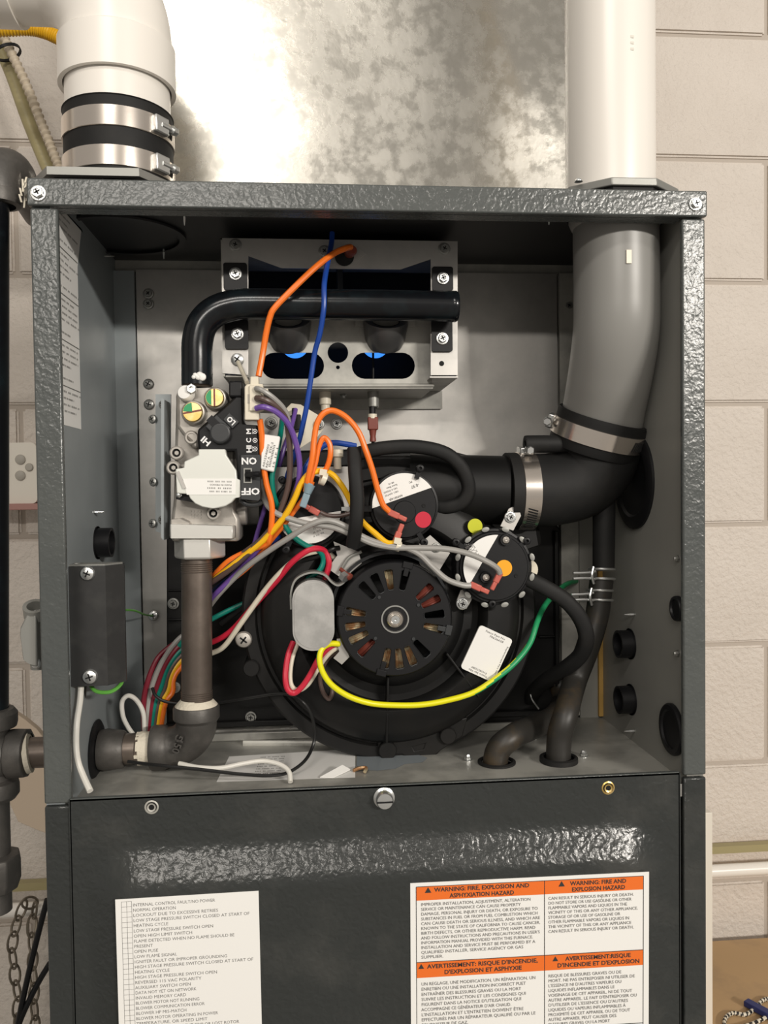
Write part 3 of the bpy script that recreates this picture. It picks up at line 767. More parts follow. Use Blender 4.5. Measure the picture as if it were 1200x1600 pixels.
# grey exhaust pipe inside on the right
t = MB()
gp = [V((P(962, 330, YP).x, YP, ZT-.004)), P(962, 380, .055), P(963, 460, .056), P(962, 520, .060), P(954, 580, .076), P(943, 640, .098), P(935, 690, .112)]
gx = P(962, 330, YP).x; rg_ = S(66.5, YP)
t.tube(gp, lambda s_: rg_+.0012*s_, n=56, step=8); gpo = tag(obj('exhaust_pipe', t, 'pvcg'), 'grey plastic exhaust pipe curving down inside the cabinet on the right', 'pipe')
mb = MB(); mb.lathe([(rg_, 0), (.0405, 0), (.0405, .003), (.0385, .008), (rg_, .010)], (gx, YP, ZT-.003), (0, 0, -1), 48); obj('collar', mb, 'pvcg', gpo)
mb = MB(); xm = P(982, 400, YP-.036).x
dx_ = xm-gx; mb.box((xm-.0022, YP-math.sqrt(rg_**2-dx_**2)-.0010, P(982, 412, YP-.036).z), (xm+.0022, YP-.025, P(982, 391, YP-.036).z)); obj('moulded_tab', mb, 'cream', gpo)
# rubber tee
t = thing('exhaust_tee', 'matt black rubber elbow with drain leg joining the grey exhaust pipe', 'elbow', P(940, 800, YP))
Y2 = .112
Rt = .0500
e = MB(); a0 = P(933, 668, Y2); e.tube([P(941, 660, .104), P(934, 700, .113), P(925, 730, Y2), P(902, 754, Y2), P(860, 765, Y2), P(820, 766, Y2), P(792, 766, Y2)], lambda s_: .0418-.0072*sm(min(1, s_*1.6)), n=48, step=8); obj('body', e, 'rubber', t)
obj('collar', MB().lathe([(.0385, .000), (.0415, .000), (.0420, .004), (.0420, .030), (.0410, .034)], P(942, 650, .101), (-.24, .30, -1), 56), 'rubber', t)
obj('side_nub', MB().lathe([(.004, .001), (.004, .0), (.0078, .0), (.0082, .002), (.0082, .05)], P(820, 694, Y2-.015), (1, 0, 0), 24), 'rubber', t)
obj('drain_leg', MB().cyl(P(944, 760, Y2), P(943, 890, Y2), .0107, .0103, n=32), 'rubber', t)
obj('inlet_collar', MB().lathe([(.032, 0), (.0360, .0), (.0360, .024), (.034, .026)], P(790, 767, Y2), (1, 0, 0), 48), 'rubber', t)
ax = (P(931, 700, Y2)-P(938, 640, Y2)); ax = V((ax.x, 0, ax.z)).normalized()
hose_clamp('steel band clamp around the foot of the grey exhaust pipe', P(942, 650, .101)+V((-.24, .30, -1)).normalized()*.017, (V((.24, -.30, 1))), .0427, .0158, -1.9, slot_ang=.45)
hose_clamp('steel band clamp standing upright on the black inlet of the rubber elbow', P(819, 767, Y2), (1, 0, 0), .0362, .0158, .15, slot_ang=1.9)
def spring_clamp(u, v, Y, r, label):
    mb = MB(); c = P(u, v, Y)
    for dz in (.0045, -.0045):
        mb.lathe([(r+.0013*math.cos(a), dz+.0013*math.sin(a)) for a in [2*PI*i/8 for i in range(9)]], c, (.05, .12, 1), 32)
    o = tag(obj('spring_clamp', mb, 'zinc'), label, 'clamp')
    mb = MB()
    for dz in (.0026, -.0026): mb.tube([c+V((-r*.75, -r*.7, dz*1.4)), c+V((-r-.006, -r*.75, dz)), c+V((-r-.019, -r*.8, dz))], .0014, n=8)
    mb.tube([c+V((-r*.9, -r*.7, .008)), c+V((-r-.001, -r*.85, 0)), c+V((-r*.9, -r*.7, -.008))], .0015, n=8)
    obj('wire_end', mb, 'zinc', o)
spring_clamp(940, 897, Y2, .0120, 'upper wire spring clamp on the black drain leg')
spring_clamp(937, 930, Y2, .0120, 'lower wire spring clamp on the black drain leg')
# drain hoses
h1, h2 = PZ(776, 1192, ZD), PZ(873, 1190, ZD)
mb = MB(); mb.tube([P(940, 905, Y2), P(937, 930, Y2), P(932, 965, Y2), P(917, 1015, Y2-.002), P(898, 1065, .108), P(884, 1115, h2.y+.004), V((h2.x+.001, h2.y+.002, ZD+.018)), V((h2.x, h2.y, ZD-.03))], .0112, n=28, step=8)
tag(obj('drain_hose', mb, 'hose'), 'black drain hose falling from the spring clamps into the right deck grommet', 'hose')
mb = MB(); mb.tube([P(868, 1060, .185), P(880, 1090, .17), P(868, 1118, .14), P(835, 1135, .115), P(803, 1150, h1.y+.004), V((h1.x, h1.y, ZD+.008)), V((h1.x, h1.y, ZD-.03))], .0112, n=28, step=8)
tag(obj('drain_hose', mb, 'hose'), 'rust stained black hose bending over into the left deck grommet', 'hose')
for h, l in ((h1, 'flat black grommet in the deck around the rust stained hose'), (h2, 'thick black grommet in the deck around the straighter drain hose')):
    hh = .0015 if h is h1 else .004
    tag(obj('grommet', MB().lathe([(.0135, 0), (.0172, 0), (.0172, hh), (.0150, hh+.001), (.0135, hh)], (h.x, h.y, ZD+.0002), (0, 0, 1), 36), 'rubber'), l, 'grommet')

# ================================================================ BURNER BOX
YF = .096
bbx = thing('burner_box', 'galvanised burner box with blue flames and black corner brackets', 'burner box', P(530, 590, YF))
L = lambda pts, Y=YF: pp(pts, Y)
fr = MB(); fr.plate(L([(347, 372), (715, 377), (715, 586), (673, 586), (673, 405), (626, 421), (440, 419), (388, 400), (388, 586), (347, 583)]), YF, YF+.0015, [L([(523+math.cos(a)*0+17*math.cos(a)+14, 398+14*math.sin(a)) for a in [2*PI*i/18 for i in range(18)]])])
obj('front_frame', fr, 'galv', bbx)
zA, zB = P(530, 374, YF).z, P(530, 588, YF).z; xa, xb = P(347, 500, YF).x, P(715, 500, YF).x
obj('side_plate', MB().box((xa, YF+.001, zB), (xa+.0015, YB-.001, zA)), 'galvd', bbx)
obj('side_plate', MB().box((xb-.0015, YF+.001, zB), (xb, YB-.001, zA)), 'galvd', bbx)
obj('top_plate', MB().box((xa, YF+.001, zA-.0015), (xb, YB-.001, zA)), 'galvd', bbx)
obj('rear_plate', MB().box((xa+.002, YB-.004, zB), (xb-.002, YB-.002, zA-.002)), 'dark', bbx)
obj('divider', MB().box((P(527, 430, .16).x, .15, P(527, 500, .15).z), (P(535, 430, .16).x, .20, zA-.002)), 'charc', bbx)
# inner lower plate with slots
Yi = .116
sl = [rrect(*sum([list(q) for q in L([(a, 592), (b, 551)], Yi)], []), S(20, Yi)) for a, b in ((409, 506), (550, 648))]
cc = L([(528, 551), (528, 574)], Yi)
up_n = [circ(*L([(450, 500)], Yi)[0], S(34, Yi), 28), circ(*L([(602, 500)], Yi)[0], S(34, Yi), 28)]
ip = MB(); ip.plate(L([(385, 480), (675, 480), (675, 604), (385, 600)], Yi), Yi, Yi+.0012, sl+[circ(*cc[0], S(16, Yi), 24), circ(*cc[1], S(3, Yi), 12)])
obj('slotted_plate', ip, 'galvd', bbx)
obj('lower_lip', MB().box((P(385, 600, Yi).x, Yi-.004, P(530, 606, Yi).z), (P(678, 600, Yi).x, Yi+.002, P(530, 600, Yi).z)), 'galvd', bbx, bev=.0015)
mb = MB(); zb1 = P(530, 606, Yi).z
mb.box((P(352, 600, YF).x, YF+.004, zB), (P(388, 600, YF).x, YB-.001, zB+.0015)); mb.box((P(388, 600, Yi).x, Yi-.002, zb1-.001), (P(676, 600, Yi).x, YB-.001, zb1+.0008))
obj('bottom_plate', mb, 'galvd', bbx)
obj('rear_flange', MB().box((P(430, 620, YB).x, YB-.004, P(530, 640, YB).z), (P(690, 620, YB).x, YB-.002, P(530, 612, YB).z)), 'galvd', bbx)
mb = MB(); pr = [P(715, 586, YF), P(673, 586, YF)]
q = [(P(673, 587, YF)), (P(715, 587, YF)), (P(640, 618, .17)+V((.02, 0, 0))), P(640, 618, .17)]
zc_ = zB
mb.box((P(672, 590, YF).x, YF+.001, zB-.0012), (xb, YB-.002, zB)); obj('corner_flap', mb, 'galv', bbx)
# burners
for u in (450, 604):
    c = P(u, 503, .100); b = MB(); axb = V((0, -.60, .80))
    b.lathe([(.0130, .000), (.0176, .000), (.0205, .002), (.0210, -.002), (.0200, -.010), (.0190, -.018), (.0165, -.025), (.010, -.029), (0, -.030)], c+V((0, .008, .003)), axb, 40)
    b.mi = 1; b.lathe([(.0130, .0005), (.0125, -.006), (0, -.006)], c+V((0, .008, .003)), axb, 32)
    bo = obj('burner_bell', b, ['bell', 'dark'], bbx)
    b = MB().box((c.x-.028, .112, c.z-.002), (c.x+.028, .1135, c.z+.012)); obj('orifice_bracket', b, 'galvd', bbx)
for u, w_ in ((461, 20), (586, 20)):
    c = P(u, 539, .165); b = MB(); b.lathe([(S(w_, .172)*k_, h_) for k_, h_ in ((.45, 0), (1.0, 0), (1.05, .004), (.9, .008), (.45, .008), (.45, 0))], c, (0, -1, -.05), 36)
    obj('flame', b, 'flame', bbx)
obj('flame_rod', MB().cyl(P(583, 548, .15), P(583, 600, .15), .0011, n=8), 'black', bbx)
for u0, v0, u1, v1 in ((350, 412, 386, 454), (352, 500, 388, 546), (675, 418, 707, 455), (674, 500, 706, 550)):
    x0, z0 = L([(u0, v1)])[0]; x1, z1 = L([(u1, v0)])[0]
    obj('manifold_bracket', MB().plate(rrect(x0, z0, x1, z1, .002), YF-.003, YF-.0003), 'black', bbx, bev=.0006)
for u, v in ((368, 428), (371, 522), (692, 435), (691, 529)): psc(bbx, u, v, YF-.003, 10, kind='hex', spin=.4)
for u, v in ((368, 383), (694, 389), (507, 393)): psc(bbx, u, v, YF, 9.5, kind='hex', m='zincd')
psc(bbx, 371, 562, YF, 10, kind='pan'); obj('hole', MB().lathe([(S(4, YF), .0003), (0, .0003)], P(690, 568, YF), n=16), 'dark', bbx)
# rollout switch
ro = thing('rollout_switch', 'red brown rollout switch on an oval plate at the top of the burner box', 'switch', P(541, 400, YF-.004))
mb = MB(); cu_, cz_ = L([(541, 397)])[0]
hole = circ(cu_, cz_, S(15, YF), 20)
mb.plate([(cu_-S(31, YF), cz_)]+circ(cu_, cz_, S(18, YF), 9, PI*.72, PI*.28)+[(cu_+S(31, YF), cz_)]+circ(cu_, cz_, S(18, YF), 9, -PI*.28, -PI*.72), YF-.0012, YF-.0002)
obj('oval_plate', mb, 'galv', ro)
obj('body', MB().lathe([(S(15, YF), .001), (S(15, YF), .003), (S(12, YF), .004), (0, .004)], P(538, 401, YF), n=24), 'dark', ro)
obj('body', MB().lathe([(S(8, YF), .003), (S(8, YF), .011), (S(6, YF), .013), (0, .013)], P(544, 398, YF), (.3, -1, .1), n=20), 'rust', ro)
psc(bbx, 536, 613, .16, 7, kind='acorn', axis=(0, -.3, -1), m='zincd'); psc(bbx, 665, 606, .15, 9, kind='hex', axis=(0, -.3, -1), m='zincd')
# igniter and sensor below box
t = thing('flame_sensor', 'flame sensor rod with brown plastic connector hanging under the burner box', 'sensor', P(583, 690, .13))
obj('collar', MB().lathe([(S(17, .14), 0), (S(17, .14), .002), (S(9, .14), .003), (S(8.5, .14), .018), (S(6, .14), .019)], P(583, 607, .14), (0, -.1, -1), 24), 'conduit', t)
obj('rod', MB().cyl(P(582, 625, .138), P(582, 648, .135), S(5, .135)), 'black', t)
obj('connector', MB().obox(P(582.5, 662, .134), (1, 0, 0), (0, 1, 0), (0, 0, 1), S(8, .134), .004, S(10, .134)), 'rust', t, bev=.001)
obj('connector', MB().lathe([(S(6, .134), 0), (S(4.5, .134), .006), (S(5, .134), .009), (S(5, .134), .011)], P(582.5, 672, .134), (0, 0, -1), 16), 'rust', t)
obj('connector_cap', MB().cyl(P(582, 647, .134), P(582, 654, .134), S(7, .134)), 'cream', t)
obj('lead', MB().tube([P(583, 685, .134), P(583, 696, .15), P(583, 710, .17)], S(3, .134), n=8), 'blackw', t)
t = thing('ceramic_igniter', 'cream ceramic igniter base hanging under the burner box', 'igniter', P(508, 640, .14))
obj('ceramic', MB().lathe([(S(9, .14), 0), (S(9, .14), .012), (S(7, .14), .013), (S(7, .14), .018), (0, .018)], P(508, 612, .14), (0, 0, -1), 24), 'cream', t)
for du_ in (-3.5, 3.5): obj('terminal', MB().cyl(P(508+du_, 634, .14), P(508+du_, 643, .14), S(2.5, .14), n=10), 'rust', t)

# ================================================================ GAS MANIFOLD
YM = .074
mb = MB(); mp = [P(712, 479, YM), P(600, 477, YM), P(480, 476, YM), P(400, 475, YM), P(366, 477, YM), P(336, 487, YM), P(316, 507, YM), P(308.5, 535, YM), P(308, 565, YM), P(308, 602, YM)]
mb.tube(mp, S(23.6, YM), n=36, step=8)
mf = tag(obj('manifold_pipe', mb, 'gloss'), 'glossy black gas manifold pipe bent across the burner box', 'pipe')
mb = MB().lathe([(S(23.6, YM), -.004), (S(24.2, YM), -.003), (S(24.2, YM), .0), (S(22, YM), .0018), (0, .002)], P(712, 479, YM), (1, 0, 0), 36); obj('end_cap', mb, 'gloss', mf)
mb = MB().lathe([(S(22.6, YM), .0), (S(23.9, YM), .0)], P(308, 594, YM), (0, 0, 1), 36)
mb = MB()
for i in range(4): mb.lathe([(S(20, YM), -.0008), (S(23, YM), 0), (S(20, YM), .0008)], P(308, 596+i*3, YM), (0, 0, 1), 32)
obj('thread', mb, 'iron', mf, kind='stuff')
mb = MB(); 
for k_ in range(7): mb.lathe([(0, .002), (S(5-k_*.4, YM), .0009), (S(6-k_*.4, YM), 0)], P(316-k_*2.2, 589-(k_ % 3)*1.5, YM-.0128), (0, -1, 0), 10)
obj('paint_chip', mb, 'white', mf, kind='stuff')

# ================================================================ GAS VALVE
YG = .062
gv = thing('gas_valve', 'cast aluminium gas valve with black switch housing and silver cover', 'gas valve', P(318, 873, .09))
g = lambda pts, Y=YG: pp(pts, Y)
obj('mounting_bracket', MB().plate(g([(243, 616), (267, 616), (266, 838), (243, 830)], .098), .098, .100), 'inner', gv)
mb = MB(); mb.plate(g([(258, 625), (263, 628), (262, 842), (258, 838)], .09), .070, .098); obj('bracket_web', mb, 'inner', gv)
for u, v in ((255, 632), (239, 655), (240, 753), (239, 818), (254, 812)): psc(gv, u, v, .0975, 7, kind='pan', m='zincd', axis=(-.4, -1, .1))
mb = MB(); mb.plate(g([(270, 612), (282, 602), (345, 603), (366, 625), (366, 800), (372, 812), (372, 848), (262, 848), (262, 815), (266, 780)]), YG+.016, .118); obj('body', mb, 'cast', gv, bev=.003)
mb = MB(); mb.plate(g([(273, 613), (283, 605), (345, 604), (354, 615), (354, 645), (330, 665), (312, 680), (310, 700), (300, 702), (296, 690), (285, 680), (274, 665)]), YG+.004, YG+.018); obj('regulator_block', mb, 'cast', gv, bev=.003)
mb = MB(); mb.plate(g([(264, 842), (264, 812), (282, 810), (294, 816), (296, 822), (366, 822), (366, 842)], YG), YG+.006, .12); obj('inlet_shoulder', mb, 'cast', gv, bev=.001)
obj('inlet_block', MB().plate(g([(264, 819), (364, 822), (364, 842), (264, 842)], YG-.002), YG+.002, .115), 'castl', gv, bev=.001)
mb = MB()
c = P(312, 842, .088); 
mb.lathe([(.0205, 0), (.0225, .001), (.0225, .0175), (.0205, .019), (.0, .019)], (c.x, .088, P(312, 841, YG).z), (0, 0, -1), 6, up=(1, 0, 0)); obj('inlet_hex', mb, 'castl', gv, bev=.0008)
obj('side_port', MB().lathe([(.010, 0), (.010, .013), (.008, .014), (0, .014)], P(362, 803, .095), (1, 0, 0), 24), 'cast', gv)
for u, v, R, nm in ((337, 623, 18, 1), (303, 645, 19, 2)):
    c = P(u, v, YG)
    obj('regulator_turret', MB().lathe([(S(R+1, YG), -.010), (S(R, YG), .0), (S(R-2, YG), .004), (S(R-3.5, YG), .0045), (0, .0045)], c, n=36), 'cast', gv)
    cp_ = MB(); cp_.lathe([(S(R-4, YG), .0045), (S(R-4, YG), .0085), (S(R-5, YG), .0095), (0, .0095)], c, n=36)
    co_ = obj('brass_cap', cp_, 'brass', gv)
    sb = MB(); aa = PI/2 if nm == 1 else .18; sb.obox(c+V((0, -.0096, 0)), (math.cos(aa), 0, math.sin(aa)), (0, 1, 0), (-math.sin(aa), 0, math.cos(aa)), S(R-5, YG), .0002, S(1.3, YG)); obj('slot', sb, 'rust', co_)
    gr_ = MB(); r1 = S(R-5.5, YG); a_, b_ = (PI*.62, PI*1.38) if nm == 1 else (PI*.52, PI*.98)
    gr_.plate([(c.x, c.z)][:0 if nm == 1 else 1]+circ(c.x, c.z, r1, 12, a_, b_), c.y-.0102, c.y-.0096); obj('varnish_patch', gr_, 'green', co_)
c = P(291, 615, YG); obj('outlet_plug', MB().lathe([(S(12, YG), -.003), (S(12, YG), .003), (S(10, YG), .005), (0, .0055)], c, (-.2, -1, .15), 28), 'white', gv)
c = P(300, 608, YG-.004); obj('hex_plug', MB().lathe([(S(8, YG), 0), (S(8, YG), .004), (S(7, YG), .0045), (S(4, YG), .0045), (S(4, YG), .002), (0, .002)], c, n=6), 'zinc', gv)
for u, v in ((277, 708), (272, 731), (334, 802), (300, 684)):
    c = P(u, v, YG+.008); b = MB(); b.lathe([(S(11, YG), 0), (S(11, YG), .004), (S(9, YG), .005), (S(6.5, YG), .005), (S(6.5, YG), .002)], c, n=24); b.mi = 1; b.lathe([(S(6.5, YG), .002), (0, .002)], c, n=24)
    b.mi = 0; b.lathe([(S(3.5, YG), .001), (S(3.5, YG), .0035), (0, .0035)], c, n=6)
    obj('test_port', b, ['cast', 'dark'], gv)
mb = MB()
for i in range(4):
    for j in range(3):
        c = P(298+i*5, 799+j*5, YG+.016); mb.obox(c, (1, 0, 0), (0, 1, 0), (0, 0, 1), .0007, .0008, .0007)
obj('date_mark', mb, 'cast', gv, kind='stuff')
# black housing
mb = MB(); mb.plate(g([(310, 672), (356, 632), (366, 622), (366, 600), (379, 600), (381, 655), (383, 664), (405, 665), (407, 708), (407, 780), (388, 784), (376, 778), (368, 705), (312, 706), (310, 690)]), YG-.006, YG+.014); obj('switch_housing', mb, 'black', gv, bev=.002)
obj('connector_post', MB().plate(g([(359, 597), (380, 597), (380, 622), (359, 622)]), YG-.008, YG+.02), 'black', gv, bev=.0015)
obj('switch_plate', MB().plate(g([(377, 711), (408, 711), (408, 780), (402, 783), (377, 780)]), YG-.0085, YG-.006), 'charc', gv, bev=.0006)
obj('lower_clip', MB().tube([P(376, 780, YG), P(385, 788, YG), P(400, 789, YG), P(409, 784, YG)], S(4, YG), n=10), 'charc', gv)
kb = MB(); c = P(345, 672, YG-.006); a = -PI/4*1.05
kb.lathe([(S(17, YG), 0), (S(16, YG), .005), (S(14, YG), .006), (0, .006)], P(345, 677, YG-.006), n=32)
ko = obj('pressure_knob', kb, 'charc', gv, bev=.0006)
kb = MB().obox(P(341, 668, YG-.0085), (math.cos(PI/4), 0, math.sin(PI/4)), (0, 1, 0), (-math.sin(PI/4), 0, math.cos(PI/4)), S(13, YG), .0028, S(15, YG)); obj('knob_grip', kb, 'charc', ko, bev=.001)
kb = MB().obox(P(337, 663, YG-.0115), (math.cos(PI/4), 0, math.sin(PI/4)), (0, 1, 0), (-math.sin(PI/4), 0, math.cos(PI/4)), S(6, YG), .0004, S(14, YG)); obj('knob_ridge', kb, 'black', ko)
obj('label_pad', MB().obox(P(361, 657.5, YG-.0072), (math.cos(PI/4), 0, -math.sin(PI/4)), (0, 1, 0), (math.sin(PI/4), 0, math.cos(PI/4)), S(10, YG), .0012, S(7, YG)), 'charc', gv, bev=.0003)
# toggle
tg = MB().plate(g([(382, 732), (395, 732), (395, 755), (382, 755)]), YG-.0095, YG-.0085, [g([(384, 734), (393, 734), (393, 753), (384, 753)])]); obj('toggle_bezel', tg, 'conduit', gv)
tg = MB().plate(g([(384, 734), (393, 734), (393, 753), (384, 753)]), YG-.0090, YG-.0086); obj('toggle_well', tg, 'dark', gv)
obj('toggle_lever', MB().tube([P(386, 742, YG-.009), P(397, 741, YG-.016), P(406, 741, YG-.018)], S(4.6, YG), n=14), 'black', gv)
def ft_(s_, u, v, cap, ang, Y, m='inkw', w=None, par=None, bold=.05):
    mb = MB(); a = math.radians(ang); xd = V((math.cos(a), 0, math.sin(a))); yd = V((-math.sin(a), 0, math.cos(a)))
    c_ = S(cap, Y); mb.text(s_, P(u, v, Y)-yd*c_/2, xd, yd, c_, 'CENTER', w and S(w, Y), bold)
    mb.flat = True
    return obj('lettering', mb, m, par or gv)
ft_('ON', 389, 720.5, 10, 180, YG-.0090, w=23); ft_('OFF', 391.5, 768, 10, 180, YG-.0090, w=28)
ft_('LO', 361, 657.5, 8, 135, YG-.0088, w=13); ft_('HI', 321.5, 689.5, 9, 138, YG-.0068, w=14)
ft_('M', 388.5, 674, 7, 90, YG-.0066, w=8); ft_('C', 388.5, 688, 7, 90, YG-.0066, w=7); ft_('HI', 389, 701.5, 7.5, 90, YG-.0066, w=11)
for v in (674, 688, 701.5):
    mb = MB(); c = P(398.5, v, YG-.0066)
    o_ = circ(c.x, c.z, S(3.6, YG), 20); mb.plate(o_, c.y-.0003, c.y, [circ(c.x, c.z, S(2.6, YG), 16)]); mb.plate(circ(c.x, c.z, S(1.2, YG), 10), c.y-.0003, c.y)
    if v != 688: mb.plate([(c.x-S(3.8, YG), c.z-S(4, YG)), (c.x-S(2.9, YG), c.z-S(4, YG)), (c.x-S(2.9, YG), c.z+S(4, YG)), (c.x-S(3.8, YG), c.z+S(4, YG))], c.y-.0003, c.y)
    obj('symbol', mb, 'inkw', gv)
# silver cover
YC = YG-.012
mb = MB(); mb.plate(g([(310, 702), (352, 702), (354, 712), (369, 735), (370, 748), (375, 750), (375, 777), (368, 778), (362, 785), (352, 791), (340, 794), (329, 794.5), (316, 792), (305, 787), (297, 779), (294, 772), (276, 771), (274, 733), (287, 731), (288, 721), (310, 711)], YC), YC, YC+.008); obj('silver_cover', mb, 'silver', gv, bev=.0008)
obj('cover_skirt', MB().plate(g([(276, 770), (300, 772), (304, 785), (276, 780)], YG), YG-.004, YG+.012), 'black', gv)
mb = MB(); mb.plate(g([(286, 748), (369, 748), (368, 773), (292, 773)], YC), YC-.0004, YC); so = obj('sticker', mb, 'white', gv)
mb = MB()
for i, s_ in enumerate(['IIII III IIII IIIII', 'IIII IIII IIIII', 'IIIII II IIIII', 'II IIIII III IIII']):
    mb.text('MADE IN MEXICO' if i == 1 else s_, P(362, 751.5+i*5.2, YC-.0007), V((-1, 0, .03)).normalized(), V((0, 0, -1)), S(2.4, YC), width=S(36-3*(i % 2), YC))
mb.flat = True; obj('print', mb, 'inkg', so, kind='stuff')
obj('cover_tab', MB().obox(P(283, 750, YC-.001), (math.cos(1.95), 0, math.sin(1.95)), (0, 1, 0), (-math.sin(1.95), 0, math.cos(1.95)), S(14, YC), .0006, S(2.5, YC)), 'galv', gv)
psc(gv, 280, 773, YG-.006, 6, kind='acorn')

# ================================================================ GAS PIPING
YQ = .088; rg = S(23.3, YQ)
def thread(par, c, axis, r, n=6, p=.0018):
    mb = MB(); ax = V(axis).normalized()
    for i in range(n): mb.lathe([(r-.0004, -p*.5), (r+.0006, 0), (r-.0004, p*.5)], V(c)+ax*p*i, ax, 36)
    return obj('thread', mb, 'iron', par, kind='stuff')
mb = MB().cyl(P(307.5, 868, YQ), P(307.5, 1108, YQ), rg, n=44)
vp = tag(obj('gas_pipe', mb, 'iron'), 'upright black iron gas nipple below the gas valve', 'pipe')
thread(vp, P(307.5, 880, YQ), (0, 0, -1), rg, 5); thread(vp, P(307.5, 1080, YQ), (0, 0, -1), rg, 6)
GC = P(200, GV, GY).z
el = thing('pipe_elbow', 'malleable iron elbow joining the upright and horizontal gas pipes', 'elbow', P(290, 1195, YQ))
xv = P(307.5, 1140, YQ).x; ze = P(307.5, 1102, YQ).z; rE = .0178
e = MB(); Rb = P(307.5, 1120, YQ).z-GC
xh = P(252, GV, YQ).x
pts = [V((xv, YQ, ze-.006)), V((xv, YQ, GC+Rb*.95))]+[V((xv-Rb*.92+Rb*.92*math.cos(a), YQ+(GY-YQ)*math.sin(a), GC+Rb*.92-Rb*.92*math.sin(a))) for a in [PI/2*i/6 for i in range(1, 7)]]+[V((xh, GY, GC))]
e.tube(pts, .0180, n=40, step=4); obj('bend', e, 'fitting', el)
obj('collar', MB().lathe([(.0165, -.0006), (.0195, 0), (.0205, .002), (.0205, .011), (.0180, .014)], (xv, YQ, ze), (0, 0, -1), 44), 'fitting', el)
obj('collar', MB().lathe([(.0150, 0), (.0190, .001), (.0200, .003), (.0200, .013), (.0180, .016)], (P(228, GV, GY).x+.004, GY, GC), (1, 0, 0), 44), 'fitting', el)
obj('sealant_ring', MB().lathe([(rg, -.006), (rg+.002, -.004), (.0185, -.0005), (.0192, .0008), (.0165, .0012)], (xv, YQ, ze), (0, 0, -1), 36), 'dope', el)
for s_, u, v, a in (('3/4', 262, 1165, 60), ('150', 272, 1172, 250)):
    mb = MB(); r_ = math.radians(a); xd = V((math.cos(r_), 0, math.sin(r_))); yd = V((-math.sin(r_), 0, math.cos(r_))); mb.text(s_ if s_ != '3/4' else 'G', P(u+(22 if s_ == '3/4' else 0), v-8, YQ-.0188), xd, yd, S(11, YQ), 'CENTER', bold=.03)
    ms = MB(); ms.bm.free(); ms.bm = mb.bm; geo = bmesh.ops.extrude_face_region(mb.bm, geom=mb.bm.faces[:]); 
    for v_ in [q for q in geo['geom'] if isinstance(q, bmesh.types.BMVert)]: v_.co.y += .004
    obj('cast_mark', mb, 'fitting', el)
xs0, xs1 = P(236, GV, GY).x, IN
hp = tag(obj('gas_pipe', MB().cyl((xs0, GY, GC), (P(36, GV, GY).x, GY, GC), rg, n=44), 'iron'), 'horizontal black iron gas pipe passing through the left side wall', 'pipe')
thread(hp, (P(240, GV, GY).x, GY, GC), (-1, 0, 0), rg, 9)
mb = MB()
x_ = P(240, GV, GY).x
for i in range(60):
    a = random.uniform(0, 2*PI); x = x_-random.uniform(0, .0135); 
    if math.sin(a) > .75 and random.random() < .3: continue
    c = V((x, GY-math.cos(a)*(rg+.0002), GC+math.sin(a)*(rg+.0002))); d = (c-V((x, GY, GC))).normalized()
    mb.obox(c, (1, 0, 0), V((1, 0, 0)).cross(d), d, random.uniform(.0006, .0022), random.uniform(.001, .003), .0009)
obj('sealant', mb, 'dope', hp, kind='stuff')
obj('sealant_ring', MB().lathe([(rg, 0), (rg+.0012, .001), (rg+.0012, .010), (rg, .011)], (x_-.0125, GY, GC), (1, 0, 0), 30), 'dope', hp)
obj('wall_sleeve', MB().lathe([(rg, -.002), (.0172, -.002), (.0185, .004), (.0165, .018), (.0152, .020), (rg, .020)], (IN+.006, GY, GC), (1, 0, 0), 36), 'fitting', hp)
tag(obj('wall_grommet', MB().lathe([(rg+.001, .0), (.026, .0), (.027, .0015), (.0245, .003), (rg+.001, .003)], (IN+.0003, GY, GC), (1, 0, 0), 40), 'black'), 'black grommet plate where the horizontal gas pipe enters the cabinet', 'grommet')
un = thing('pipe_union', 'dark iron pipe union and valve body outside the left post', 'union', (P(20, GV, GY).x, GY, GC-.02))
xu = P(44, GV, GY).x
obj('sealant_ring', MB().lathe([(rg, 0), (.0185, .001), (.0180, .005), (rg, .006)], (xu-.003, GY, GC), (1, .15, .12), 30), 'dope', un)
obj('union_nut', MB().lathe([(.0165, .0), (.0212, .001), (.0218, .004), (.0212, .0165), (.0170, .0175)], (P(13, GV, GY).x, GY, GC), (1, 0, 0), 12), 'fitting', un, bev=.0008)
obj('valve_body', MB().lathe([(0, -.05), (.020, -.05), (.0225, -.03), (.0225, -.01), (.0180, .002), (.0160, .004)], (P(13, GV, GY).x, GY, GC), (1, 0, 0), 40), 'fitting', un)
ctr = V((P(-12, GV, GY).x, GY, GC))
for s_ in (1, -1): obj('branch_collar', MB().lathe([(.014, .012), (.0150, .022), (.0205, .024), (.0215, .028), (.0215, .036), (.0185, .040), (.013, .041)], ctr, (0, 0, s_), 40), 'fitting', un)
rzt = tag(obj('riser_pipe', MB().cyl((P(-12, 1100, GY).x, GY, GC+.04), (P(-12, 300, GY).x, GY, P(0, 320, GY).z), rg, n=36), 'gloss'), 'glossy dark gas riser pipe at the far left edge', 'pipe')
lower = tag(obj('riser_pipe', MB().cyl((P(-12, 1200, GY).x, GY, GC-.038), (P(-12, 1200, GY).x, GY, GC-.14), rg, n=36), 'fitting'), 'short dark iron pipe stub hanging below the union', 'pipe')
obj('end_cap', MB().lathe([(rg, -.002), (.0215, 0), (.0225, .004), (.0225, .020), (.019, .030), (.008, .035), (0, .036)], (P(-12, 1200, GY).x, GY, P(0, 1336, GY).z), (0, 0, -1), 8), 'fitting', lower, bev=.001)
